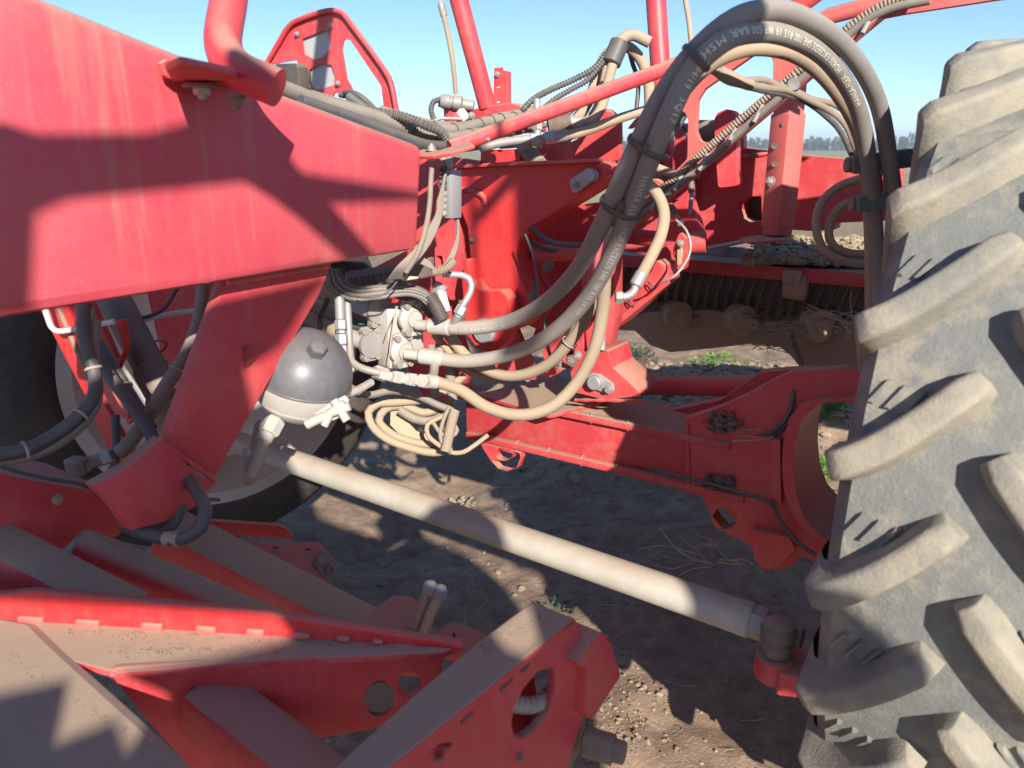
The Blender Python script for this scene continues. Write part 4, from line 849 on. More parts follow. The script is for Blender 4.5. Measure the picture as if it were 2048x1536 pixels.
# conduit with shrink sleeve hanging between arch and clamp
o, f = conduit('cable_conduit', px((1402, 128, 1.66), (1425, 138, 1.68), (1448, 150, 1.72)), .0095, CONDUITD, pitch=.007, ret=True)
tag(o, 'short ribbed conduit leaving the arch of hoses towards the pale sleeve', 'conduit', 'ribbed conduits')
o = tube('cable_sleeve', px((1436, 142, 1.70), (1458, 155, 1.73), (1485, 165, 1.76), (1500, 170, 1.78)), lambda s: .0125 + .003 * math.sin(min(s, .085) / .085 * 3.1), HOSEDUST, seg=18); tag(o, 'pale smooth cable sleeve inside the arch joining three ribbed conduits', 'sleeve')
for i, p in enumerate((((1490, 160, 1.78), (1530, 160, 1.82), (1560, 172, 1.85), (1590, 182, 1.88), (1625, 198, 1.9), (1665, 208, 1.93), (1700, 235, 1.96), (1722, 300, 2.0)),
                       ((1492, 168, 1.78), (1530, 175, 1.82), (1580, 182, 1.86), (1625, 203, 1.9), (1660, 222, 1.93), (1690, 250, 1.96), (1720, 320, 2.0)),
                       ((1490, 172, 1.79), (1530, 182, 1.83), (1575, 190, 1.87), (1615, 205, 1.91), (1655, 235, 1.94), (1680, 262, 1.97), (1712, 330, 2.01)))):
    o, f = conduit('cable_conduit', px(*p), (.0065, .007, .0065)[i], (CONDUITD, CONDUITD, CONDUIT)[i], pitch=.006, ret=True)
    tag(o, ['upper', 'middle', 'lowest'][i] + ' of the three thin ribbed conduits fanning from the pale sleeve to the right', 'conduit', 'ribbed conduits')
o = lathe('cable_clip', [(0, .010), (.012, .017), (.020, .018), (.026, .015), (.028, .0)], U(1580, 176, 1.88), -FW, HOSECLEAN, None, 28); tag(o, 'round dark cable clip where the thin conduits cross the diagonal arm', 'clip')
# clamp blocks
for i, (x0, y0, x1, y1, h) in enumerate(((1703, 330, 1822, 315, .042), (1712, 408, 1835, 394, .038))):
    k = thing('hose_clamp', ['upper dark green plastic clamp block gripping the arch hoses beside the near tyre', 'lower dark green plastic clamp block gripping the arch hoses beside the near tyre'][i], 'clamp', U(x0, y0, 1.93), 'hose clamp blocks')
    a, b = U(x0, y0, 1.90), U(x1, y1, 1.86)
    bar('clamp_body', a, b, .085, h, Z, GREENGR, k, .004); m_ = a.lerp(b, .33) - L * .042
    bar('clamp_joint', m_ - Z * (h / 2 + .004), m_ + Z * (h / 2 + .004), .005, .006, A, DARKST, k, .001)
    cyl('lug', a - RT * .018 + L * .02, a + RT * .01 + L * .02, .018, DARKST, k, 20)
rs = tube('tension_spring', px((1750, 345, 1.95), (1756, 395, 1.95)), corr(.0035, .006, .3), RED, None, step=.0015, seg=8); tag(rs, 'small red spring between the two green clamp blocks', 'spring')
rs = cyl('red_pin', U(1758, 345, 1.96), U(1764, 392, 1.96), .006, RED, None, 14); tag(rs, 'thin red pin between the two green clamp blocks', 'pin')
for i, p in enumerate((((1760, 345, 2.05), (1720, 358, 2.1), (1680, 372, 2.13), (1645, 402, 2.15), (1632, 445, 2.15), (1642, 490, 2.15), (1665, 512, 2.15), (1700, 525, 2.15), (1745, 528, 2.15)),
                       ((1760, 392, 2.1), (1712, 400, 2.12), (1680, 415, 2.14), (1660, 445, 2.16), (1660, 480, 2.16), (1678, 500, 2.16), (1710, 508, 2.16), (1745, 506, 2.16)))):
    tag(tube('hydraulic_hose', px(*p), .0115, HOSEDUST, seg=18), ['outer', 'inner'][i] + ' pale hose of the two loops hanging left of the green clamp blocks', 'hose', 'two pale loops by the clamp blocks')
tag(cyl('silver_cylinder', U(1672, 392, 2.7), U(1725, 382, 2.65), .022, STEEL, None), 'grey steel cylinder behind the pale hose loops', 'cylinder')
# ------------------------------------------------------------------ silver block with flanged ports
sb = thing('port_block', 'dusty silver manifold block with four bolted flanges in the centre', 'manifold', U(795, 665, 2.1))
bx_ = (U(870, 660, 2.1) - U(800, 650, 2.13)).normalized()   # port direction to the right
BA = (A * .93 - L * .25).normalized(); BU = Z; BN = (-L * .93 - A * .25).normalized()
BC = U(800, 668, 2.16)
bar('block', BC - BA * .030, BC + BA * .030, .115, .165, Z, SILVER, sb, .004)
def flange(c, dirv, n, mats=SILVER):
    o_ = lathe('flange', [(0, .036), (.012, .036), (.016, .030), (.024, .022), (.030, .021)], c, dirv, mats, sb, 28)
    for dz in (-.036, .036):
        for dn in (-.018, .018):
            q = c + Z * dz + BN * dn + dirv * .0; cyl('cap_screw', q, q + dirv * .026, .0085, STEELD, o_, 16)
    plate3('flange_plate', [c + dirv * .012 + Z * a + BN * b for a, b in ((-.048, -.026), (-.048, .026), (.048, .026), (.048, -.026))], dirv, .012, mats, o_, r=.012)
flange(U(818, 636, 2.10), BA, 0); flange(U(800, 700, 2.12), BA, 0)
flange(U(760, 622, 2.10), -BA, 1, STEELD); flange(U(745, 690, 2.12), -BA, 1, STEELD)
for i, (p, q, e) in enumerate((((748, 622, 2.1), (705, 606, 2.14), (590, 565, 2.3)), ((735, 685, 2.12), (700, 675, 2.16), (600, 630, 2.3)), ((750, 655, 2.2), (690, 640, 2.25), (580, 600, 2.4)))):
    o = cyl('crimp_sleeve', U(*p), U(*q), .0235, SILVER if i < 2 else GREENGR, sb, 28, .2)
    tag(tube('hydraulic_hose', px(q, e), .0215, HOSEDUST, straight=True, seg=20), ['upper', 'lower', 'rear'][i] + ' dark thick hose entering the silver manifold from the left under the beam', 'hose', 'hoses entering the manifold from the left')
tube('wire', px((792, 612, 2.02), (785, 660, 2.02), (775, 735, 2.03)), .0015, TIEW, sb, seg=6); tube('wire', px((796, 612, 2.02), (778, 650, 2.02), (770, 672, 2.03)), .0015, TIEW, sb, seg=6)
# stack of fittings left of the block and steel pipe
fs_ = thing('fitting_stack', 'upright stack of zinc hexagon fittings between the round accumulator and the manifold', 'fitting', U(685, 640, 1.95))
y = 590
cyl('sleeve', U(679, 592, 1.95), U(681, 640, 1.95), .0125, STEELD, fs_, 22, .15)
for y0, y1, r in ((640, 660, .0155), (661, 667, .012), (668, 690, .0155), (691, 708, .0135), (709, 716, .011), (717, 742, .0135), (743, 768, .012)):
    hexn('hex_nut', U(681 + (y0 - 640) * .06, y0, 1.95), U(681 + (y1 - 640) * .06, y1, 1.95), r, STEEL, fs_)
tube('steel_pipe', px((694, 596, 1.98), (697, 650, 1.98), (700, 700, 1.97), (705, 725, 1.95), (728, 738, 1.94), (760, 746, 1.94)), .0095, STEELD, fs_, seg=16)
# brass-like coupling chain on the lowest hose
cp = thing('hose_coupling', 'row of pale hexagon couplings joining the steel pipe to the lowest beige hose', 'coupling', U(800, 755, 1.97))
for x0, x1, y0, y1, r in ((748, 775, 742, 752, .018), (775, 784, 752, 755, .013), (784, 806, 753, 757, .0165), (807, 815, 757, 759, .014), (815, 830, 758, 760, .0175), (831, 842, 760, 761, .014), (842, 852, 761, 763, .0185)):
    hexn('hex_nut', U(x0, y0, 1.95), U(x1, y1, 1.97), r, SILVER, cp)
cyl('crimp_sleeve', U(852, 762, 1.98), U(874, 764, 2.0), .018, SILVER, cp, 24, .2)
tube('elbow', px((880, 700, 2.1), (870, 725, 2.08), (868, 745, 2.05), (862, 760, 2.0)), .012, STEELD, cp)
# ------------------------------------------------------------------ accumulator
AC = U(606, 752, 1.74); axs = (Z * .86 + RT * .28 - FW * .12).normalized()
ac = thing('accumulator', 'dusty black spherical accumulator with hexagonal cap held by a grey band', 'accumulator', AC)
RA = .108
prof = [(-RA * math.cos(t * math.pi / 20), RA * math.sin(t * math.pi / 20)) for t in range(21)]
ac_b = lathe('sphere', prof, AC, axs, ACC, ac, 56, smooth=True)
ctop = U(632, 703, 1.66)
dd = (ctop - AC).normalized()
lathe('cap', [(.0, .026), (.006, .0215), (.010, .0205), (.028, .0205), (.031, .018), (.033, .012), (.034, 0)], AC + dd * (RA - .008), dd, ACC, ac_b, 6, smooth=False)
lathe('band', [(-.052, RA * .86), (-.050, RA * .905), (-.012, RA * 1.022), (-.008, RA * 1.022), (-.008, RA * .99), (-.052, RA * .86)], AC, axs, SILVER, ac, 64)
lathe('lower_shell', [(-RA * 1.002 * math.cos(t * math.pi / 20), RA * 1.004 * math.sin(t * math.pi / 20)) for t in range(0, 8)], AC, axs, SILVER, ac, 56, smooth=True)
ring('weld_seam', AC + axs * -.004, axs, RA * 1.0, RA * 1.0, .0025, ACC, ac_b)
for (x0, y0, x1, y1, r) in ((612, 850, 648, 832, .0105), (640, 838, 690, 806, .009), (655, 828, 700, 812, .010), (668, 800, 694, 842, .0095), (648, 852, 660, 828, .0085)):
    cyl('clamp_screw', U(x0, y0, 1.66), U(x1, y1, 1.66), r, SILVER, ac, 16)
plate('clamp_ear', pl_d(650, 830, 1.68, FW), [(630, 822), (690, 790), (698, 800), (690, 830), (650, 848), (632, 842)], .008, SILVER, ac, r=.004)
hexn('outlet_nut', U(552, 838, 1.70), U(536, 868, 1.68), .022, SILVER, ac); cyl('outlet_sleeve', U(540, 858, 1.69), U(527, 882, 1.68), .017, SILVER, ac, 22)
tube('outlet_hose', px((530, 876, 1.68), (520, 905, 1.66), (505, 950, 1.64), (497, 960, 1.66), (500, 925, 1.70), (512, 885, 1.76), (520, 850, 1.82)), .0125, HOSEDUST, ac, seg=14)
plate('mount_arm', pl_a(-1.27), [(482, 690), (530, 682), (534, 700), (500, 735), (486, 740)], .01, RED, ac, r=.003)
tube('outlet_pipe', px((690, 790, 1.78), (715, 780, 1.82), (742, 765, 1.88)), .0095, SILVER, ac)
# ------------------------------------------------------------------ steel bent pipe, connectors by the manifold
ep = thing('bent_steel_pipe', 'shiny steel pipe bent down in a hook above the manifold ports', 'pipe', U(940, 570, 2.0))
tube('pipe', px((885, 548, 2.0), (905, 549, 2.0), (925, 551, 2.0), (938, 558, 2.0), (943, 572, 2.0), (938, 590, 2.0), (926, 610, 2.0), (912, 640, 2.02)), .0085, STEEL, ep, seg=18, step=.006)
hexn('nut', U(926, 612, 2.0), U(916, 630, 2.0), .0145, STEEL, ep); cyl('sleeve', U(918, 628, 2.0), U(906, 650, 2.03), .0105, STEEL, ep, 16)
se = thing('sensor_plug', 'white zinc fitting with black ribbed plug just left of the bent steel pipe', 'plug', U(880, 610, 2.02))
bar('bracket', U(868, 572, 2.03), U(890, 585, 2.03), .03, .02, L, STEEL, se, .004); cyl('body', U(882, 580, 2.03), U(893, 624, 2.03), .012, WHITE, se, 18)
tube('plug', px((858, 592, 2.0), (872, 612, 2.0), (886, 640, 2.0)), corr(.0175, .006, .07), PLASTIC, se, step=.0015, seg=14)
for i in range(6):
    tag(tube('cable', px((655 + i * 4, 538, 1.92), (664 + i * 5, 575 - i * 2, 1.93), (700 + i * 3, 596 - i * 4, 1.95), (760, 594 - i * 4, 1.97), (820, 588 - i * 3, 1.98), (850, 598 - i * 3, 1.99), (868, 612 - i * 2, 2.0)), .0062, HOSECLEAN if i % 2 else HOSE, seg=10), ['lowest', 'second lowest', 'third lowest', 'third highest', 'second highest', 'highest'][i] + ' dark cable of the flat bundle swinging under the beam end', 'cable', 'six cables under the beam end')
tag(tube('thin_wire', px((795, 562, 1.9), (780, 580, 1.9), (760, 592, 1.9), (735, 596, 1.9), (715, 594, 1.92)), .0022, HOSECLEAN, seg=6), 'thin single black wire looping in front of the cable bundle', 'wire')
tag(tube('hydraulic_hose', px((640, 560, 2.05), (655, 585, 2.05), (680, 592, 2.05), (694, 597, 2.0)), .012, HOSEDUST, seg=12), 'dusty hose bending into the steel pipe behind the cable bundle', 'hose')
jb = thing('shaded_junction', 'dark dirty junction box hanging in the shade under the beam end', 'junction box', U(760, 550, 2.1))
plate('box', pl_d(760, 550, 2.12, L), [(690, 545), (830, 520), (830, 560), (780, 575), (690, 565)], .08, DARKST, jb, r=.006)
for i in range(5): cyl('plug', U(705 + i * 24, 552 - i * 4, 2.0), U(708 + i * 24, 575 - i * 4, 2.02), .012, PLASTIC, jb, 12)
tag(plate('pad', pl_d(835, 555, 1.9, FW), [(801, 551), (838, 553), (836, 557), (812, 561), (801, 560)], .012, CREAM, None), 'small cream rubber pad at the end of the grease lines', 'pad')
for i, (p, r) in enumerate(((((838, 605, 2.1), (856, 615, 2.12), (880, 635, 2.14), (905, 670, 2.16), (935, 715, 2.2), (965, 740, 2.2)), .010), (((862, 690, 2.14), (866, 740, 2.14), (870, 790, 2.16)), .012), (((895, 690, 2.2), (900, 740, 2.2), (905, 800, 2.2)), .014))):
    tag(tube('hydraulic_hose', px(*p), r, HOSEDUST if i == 0 else HOSE), ['tan hose crossing behind the upper manifold hose', 'short upright hose stub behind the manifold hoses', 'dusty upright harness behind the manifold hoses'][i], 'hose')
# dusty loops hanging under the manifold
for i, (p, r, m) in enumerate((
    (((930, 750, 2.2), (905, 770, 2.2), (870, 790, 2.2), (840, 800, 2.2), (790, 806, 2.2), (755, 808, 2.2), (735, 825, 2.2), (742, 850, 2.2), (770, 875, 2.2), (820, 895, 2.2), (870, 905, 2.2), (905, 898, 2.2)), .0115, HOSEDUST),
    (((920, 770, 2.22), (880, 815, 2.22), (850, 826, 2.22), (805, 812, 2.22), (770, 818, 2.22), (758, 840, 2.22), (785, 868, 2.22), (830, 885, 2.22), (885, 892, 2.22)), .0115, HOSEDUST),
    (((910, 740, 2.25), (900, 800, 2.24), (885, 830, 2.22), (862, 842, 2.2), (830, 838, 2.2), (800, 820, 2.2)), .0125, HOSE),
    (((905, 820, 2.15), (880, 835, 2.13), (856, 850, 2.12), (856, 872, 2.12), (880, 893, 2.12), (900, 905, 2.12), (925, 905, 2.14), (950, 890, 2.16), (975, 872, 2.18)), .0065, HOSEDUST),
    (((900, 815, 2.13), (888, 840, 2.12), (880, 870, 2.11), (890, 895, 2.11), (905, 905, 2.11)), .0055, CONDUITD),
    (((905, 845, 2.13), (915, 860, 2.12), (905, 872, 2.11), (885, 868, 2.11), (870, 850, 2.12), (862, 838, 2.13)), .0055, CONDUITD))):
    tag(tube('hanging_hose', px(*p), r, m, seg=14, wob=.004), ['outermost drooping dust-covered loop left of the axle end', 'inner drooping dust-covered loop left of the axle end', 'grey hose tied at the axle end above the drooping loops', 'thin pale cable tied below the axle end and trailing right', 'thin cable hanging upright in the tangle at the axle end', 'small curled cable in the tangle at the axle end'][i], 'hose' if i < 3 else 'cable', 'drooping hoses and cables at the axle end')
tag(plate('mud_bracket', pl_d(850, 850, 2.24, FW), [(782, 780), (808, 782), (812, 840), (832, 862), (890, 880), (860, 895), (800, 870), (780, 850)], .02, BROWN, None, r=.004), 'tan mud-caked bracket inside the drooping hose loops', 'bracket')
rn = random.Random(4)
tag(tube('cable_bundle_tape', px((912, 820, 2.12), (890, 905, 2.1)), .014, CONDUITD, wob=.006, seg=12), 'frayed grey bundle of tied cable ends below the axle end', 'cable bundle')
# ------------------------------------------------------------------ lower left: folded arms of the front unit
def hz(z): return pl_z(z)
fa_ = thing('channel_arm', 'red channel arm with notched upright lip and dusty floor, lying across the lower left', 'arm', U(600, 1330, 1.3))
zt = .86
A0 = [on(x, y, hz(zt)) for x, y in ((-260, 1245), (60, 1240), (900, 1290), (886, 1284), (560, 1312), (222, 1342), (-260, 1480))]
fl = [on(x, y, hz(zt)) for x, y in ((-200, 1245), (60, 1242), (500, 1268), (905, 1296), (884, 1304), (560, 1318), (235, 1345), (60, 1300))]
plate3('floor', fl, Z, .012, REDDUST, fa_, r=.0)
e0, e1 = on(30, 1240, hz(zt)), on(915, 1296, hz(zt)); nb = (e1 - e0).cross(Z).normalized(); PBk = (e0, nb)
plate('rear_lip', PBk, [(-300, 1290), (-300, 1165), (0, 1188), (60, 1182), (130, 1188), (500, 1222), (920, 1288), (932, 1302), (900, 1310), (400, 1275), (0, 1262)], .016, REDCLEAN, fa_, r=.006, bev=.004)
for i, x in enumerate((40, 155, 285, 395, 495, 590, 675, 745)):
    k = 1 - i * .08; q0 = on(x, 1240 + i * 5.5, PBk); q1 = on(x + 52 * k, 1240 + (i + .6) * 5.5, PBk); ns = nb if nb.dot(CAM - e0) > 0 else -nb
    bar('weld_tab', q0 + ns * .003, q1 + ns * .003, .010, .018 * k, Z, REDPALE, fa_, .004)
f0, f1 = on(222, 1342, hz(zt)), on(890, 1286, hz(zt)); nf = (f1 - f0).cross(Z).normalized(); PF = (f0, nf)
plate('front_web', PF, [(210, 1340), (560, 1316), (884, 1284), (892, 1300), (880, 1360), (862, 1440), (600, 1484), (560, 1560), (400, 1560), (300, 1450)], .014, RED, fa_, holes=[ell(758, 1398, 26, 36, 8), ell(820, 1370, 22, 22)], r=.01, bev=.005)
cyl('tube_socket', on(760, 1398, PF), on(760, 1398, PF) - nf * (.07 if nf.dot(CAM - f0) > 0 else -.07), .028, DARKST, fa_)
# diagonal box arm with slotted cheek and roller end
ba = thing('slotted_boom', 'heavy red box arm with slotted cheek plate and oval hole at bottom centre', 'arm', U(1000, 1400, 1.2))
z2 = .86
T_ = [on(x, y, hz(z2)) for x, y in ((1064, 1202), (1150, 1236), (800, 1518), (740, 1566), (640, 1560), (850, 1370), (960, 1280))]
plate3('top_face', T_, Z, .012, REDDUST, ba, r=.006, bev=.004)
c0, c1 = T_[1], T_[2]; nc = (c1 - c0).cross(Z).normalized(); PC_ = (c0, nc)
nn = nc if nc.dot(CAM - c0) > 0 else -nc
ck = plate('cheek_plate', PC_, [(1150, 1236), (1158, 1250), (1166, 1300), (1160, 1400), (1172, 1418), (1128, 1560), (748, 1562)], .016, RED, ba,
      holes=[[(1108, 1334), (1112, 1350), (1110, 1385), (1098, 1425), (1075, 1455), (1050, 1475), (1030, 1472), (1024, 1445), (1030, 1415), (1048, 1378), (1075, 1345)],
             [(1040, 1342), (1060, 1326), (1063, 1331), (1043, 1348)], [(1000, 1378), (1026, 1356), (1029, 1361), (1003, 1384)], [(922, 1442), (946, 1422), (949, 1427), (925, 1448)],
             [(860, 1505), (880, 1488), (905, 1486), (905, 1496), (890, 1500), (886, 1520), (866, 1522), (872, 1508)]], r=.008, bev=.003, hr=.002)
plate3('inner_cheek', [p - nn * .08 for p in [on(x, y, PC_) for x, y in ((1135, 1330), (1150, 1430), (1120, 1560), (900, 1560), (960, 1460), (1060, 1380))]], nc, .012, RED, ba)
bolt(on(1038, 1512, PC_) , nn, .006, DARKST, ba)
eb = plate3('end_box', [on(x, y, PC_) + nn * .02 for x, y in ((1138, 1318), (1178, 1256), (1204, 1278), (1224, 1342), (1220, 1350), (1166, 1432), (1152, 1418), (1156, 1330))], nc, .05, RED, ba, r=.006, bev=.004)
plate3('end_box_top', [on(x, y, PC_) + nn * .024 for x, y in ((1128, 1316), (1176, 1254), (1196, 1262), (1158, 1330))], nc, .05, RED, ba, r=.004)
# roller end
rc_ = on(1168, 1482, PC_) - nn * .0
hub = lathe('roller_flange', [(-.05, .085), (-.006, .088), (0, .084), (.002, .070), (.004, .068), (.004, .050), (.014, .047), (.014, .030)], rc_ - nn * .03, (nn * .8 + RT * .5).normalized(), DARKST, ba, 44)
cyl('roller_shaft', rc_ + nn * .0, rc_ + (nn * .8 + RT * .5).normalized() * .055, .026, DARKST, hub, 30)
cyl('shaft_nut', rc_ + (nn * .8 + RT * .5).normalized() * .045, rc_ + (nn * .8 + RT * .5).normalized() * .075, .020, DARKST, hub, 24)
tube('grease_fitting', [on(x, y, PC_) - nn * .02 for x, y in ((1038, 1415), (1060, 1420), (1085, 1420), (1105, 1412), (1118, 1400), (1126, 1380))], lambda s: .011 + .003 * (math.sin(s * 300) > 0), STEELD, ba, step=.004, seg=16)
conduit('spring', [on(x, y, PC_) - nn * .05 for x, y in ((1050, 1400), (1100, 1350))], .014, DARKST, ba, pitch=.008)
# wide foreground tube with dust on top
ft_ = thing('front_tube', 'very near dust-covered red box tube in the bottom left corner', 'tube', U(200, 1450, 1.1))
zq = .865
tp1 = [on(x, y, hz(zq)) for x, y in ((-240, 1180), (75, 1238), (130, 1290), (300, 1440), (470, 1600), (-60, 1600), (-500, 1420))]
plate3('tube_top', tp1, Z, .10, REDDUST, ft_, r=.02, bev=.018)
for i, (a, b, w_, h_, lb, mt) in enumerate((
    ((405, 1400, 1.22), (900, 1790, 1.02), .085, .085, 'short square red stub with dusty top in front of the channel arm', RED),
    ((160, 1090, 1.50), (760, 1345, 1.56), .07, 0, 'round dusty red tube running down right behind the notched lip', REDDUST),
    ((330, 1070, 1.75), (760, 1290, 1.72), .11, .09, 'flat dusty red box beam lying parallel behind the round tube', REDDUST),
    ((-260, 985, 1.45), (260, 1250, 1.38), .09, .09, 'dusty square red bar at the left edge above the notched lip', REDDUST))):
    if h_: o = bar('square_bar', U(*a), U(*b), w_, h_, Z, mt, None, .010)
    else: o = cyl('round_bar', U(*a), U(*b), w_ / 2, mt, None, 32)
    tag(o, lb, 'bar')
sp_ = thing('side_cheek', 'rounded red cheek plate with one brass bolt at the left edge', 'plate', U(100, 1020, 1.5))
PS = pl_3(U(0, 1000, 1.42), U(230, 1050, 1.62), U(100, 1120, 1.50))
plate('plate', PS, [(-200, 915), (0, 946), (110, 968), (190, 984), (225, 1002), (246, 1035), (248, 1062), (236, 1075), (170, 1060), (152, 1076), (130, 1100), (60, 1100), (0, 1092), (-200, 1060)], .03, RED, sp_, r=.012, bev=.005)
bolt(on(113, 999, PS), -FW + RT * .4, .009, BROWN, sp_)
ds = plate('dark_slab', pl_3(U(0, 925, 1.8), U(100, 930, 1.8), U(150, 980, 1.7)), [(-100, 900), (40, 915), (90, 925), (230, 985), (240, 1000), (180, 985), (0, 945), (-100, 930)], .02, RED, sp_)
tag(tube('cable', px((-20, 925, 1.6), (40, 945, 1.6), (110, 960, 1.6), (160, 968, 1.6), (215, 990, 1.6), (290, 997, 1.62), (370, 995, 1.66), (440, 1000, 1.7)), .0042, HOSECLEAN, seg=8), 'thin black cable along the top of the left cheek plate', 'cable')
# two perforated red plates, levers, red box
pp = thing('perforated_plate', 'red plate with square holes and bolted grey tip behind the flat box beam', 'plate', U(560, 1120, 1.85))
PP = pl_3(U(430, 1090, 1.80), U(680, 1110, 1.95), U(600, 1180, 1.85))
plate('plate', PP, [(400, 1075), (560, 1084), (640, 1084), (678, 1128), (652, 1168), (620, 1150), (580, 1146), (560, 1165), (440, 1150)], .012, RED, pp, r=.006,
      holes=[[(474, 1092), (484, 1092), (484, 1102), (474, 1102)], [(546, 1094), (557, 1094), (556, 1106), (545, 1106)], [(612, 1097), (622, 1098), (621, 1108), (611, 1107)]], hr=.001)
plate('upper_plate', pl_3(U(430, 1060, 1.86), U(590, 1072, 2.0), U(560, 1050, 1.95)), [(400, 1040), (430, 1043), (560, 1052), (574, 1058), (590, 1078), (540, 1076), (400, 1068)], .01, RED, pp, r=.006)
gt = plate('grey_tip', (PP[0] - FW * .012, PP[1]), [(625, 1126), (642, 1102), (655, 1104), (680, 1130), (662, 1158), (650, 1154)], .008, DARKST, pp, r=.006)
bolt(on(644, 1118, PP) - FW * .014, -FW, .009, STEELD, gt); bolt(on(660, 1138, PP) - FW * .014, -FW, .011, DARKST, gt)
conduit('spring', px((610, 1155, 1.84), (625, 1190, 1.80)), .010, STEELD, pp, pitch=.006)
rbx = thing('red_box', 'small red housing box with chamfered top behind the channel arm', 'housing', U(800, 1230, 1.55))
PR = pl_3(U(740, 1240, 1.50), U(860, 1250, 1.52), U(800, 1200, 1.56))
plate('housing', PR, [(738, 1240), (742, 1222), (785, 1188), (822, 1190), (848, 1212), (868, 1262), (860, 1290), (738, 1285)], .09, RED, rbx, r=.006, bev=.006)
plate('bracket', pl_3(U(870, 1270, 1.5), U(960, 1270, 1.52), U(910, 1245, 1.54)), [(868, 1275), (890, 1248), (912, 1244), (975, 1270), (930, 1310), (885, 1300)], .02, RED, rbx, r=.006, holes=[ell(908, 1270, 3, 5)])
lv = thing('lever_pair', 'pair of grey steel levers with round knobs sticking up beside the small red box', 'lever', U(850, 1230, 1.45))
cyl('lever', U(856, 1178, 1.42), U(828, 1262, 1.50), .0085, STEELD, lv, 16); cyl('lever', U(878, 1185, 1.42), U(846, 1268, 1.48), .010, STEEL, lv, 16)
for x, y in ((860, 1176), (880, 1184)): lathe('knob', [(-.014, .004), (-.010, .011), (0, .0135), (.010, .011), (.014, .004)], U(x, y, 1.41), Z, STEEL, lv, 18, smooth=True)
# ------------------------------------------------------------------ left clutter in front of the far wheel
sr = thing('red_strut', 'sunlit bright red strut slanting in front of the dark far wheel', 'strut', U(130, 700, 2.0))
q = pl_d(130, 700, 1.72, L)
plate('strut_plate', q, [(60, 580), (126, 590), (162, 690), (184, 765), (262, 905), (300, 1000), (270, 1010), (215, 900), (172, 795), (80, 620)], .012, REDCLEAN, sr, r=.003)
plate('strut_plate', pl_d(160, 650, 1.80, L), [(120, 580), (150, 590), (175, 660), (260, 800), (255, 840), (230, 830), (160, 690)], .012, REDPALE, sr, r=.003)
plate('strut_plate', pl_d(220, 700, 1.84, L), [(180, 600), (190, 620), (235, 720), (248, 700), (230, 640), (245, 640), (252, 700), (232, 745), (275, 830), (255, 850), (200, 700)], .012, REDCLEAN, sr, r=.003)
conduit('conduit', px((112, 600, 1.69), (130, 645, 1.69), (150, 690, 1.69), (170, 735, 1.69), (182, 770, 1.69)), .006, CONDUITD, sr, pitch=.006)
wp = tube('white_handle', px((88, 605, 1.66), (94, 630, 1.66), (104, 655, 1.66), (115, 662, 1.66), (150, 658, 1.66), (190, 650, 1.66), (228, 643, 1.66)), .006, WHITE, seg=16, step=.006); tag(wp, 'thin white bent rod handle below the beam at the left', 'handle')
dc_ = thing('steering_cylinder', 'thick dark dirty hydraulic cylinder slanting under the beam at the left', 'cylinder', U(280, 700, 1.9))
cyl('barrel', U(225, 590, 1.95), U(318, 770, 1.9), .038, DARKST, dc_, 36); cyl('gland', U(300, 735, 1.9), U(335, 800, 1.88), .042, DARKST, dc_, 32); ring('snap_ring', U(300, 700, 1.9), U(318, 770, 1.9) - U(225, 590, 1.95), .040, .040, .0025, DARKST, dc_)
lathe('eye', [(-.03, .05), (.03, .05)], U(338, 820, 1.9), L, DARKST, dc_)
rb2 = thing('inner_frame', 'shaded red inner frame panel behind the dark cylinder', 'frame', U(380, 650, 2.1))
plate('panel', pl_d(400, 650, 2.15, L), [(290, 570), (480, 560), (490, 640), (420, 740), (370, 850), (335, 900), (330, 760), (318, 690)], .03, RED, rb2, r=.01, holes=[ell(430, 640, 26, 10)])
plate('warning_plate', pl_d(330, 820, 1.98, FW * .9 + Z * .5), [(300, 825), (315, 810), (358, 801), (352, 812), (310, 857)], .003, CREAM, rb2, r=.001)
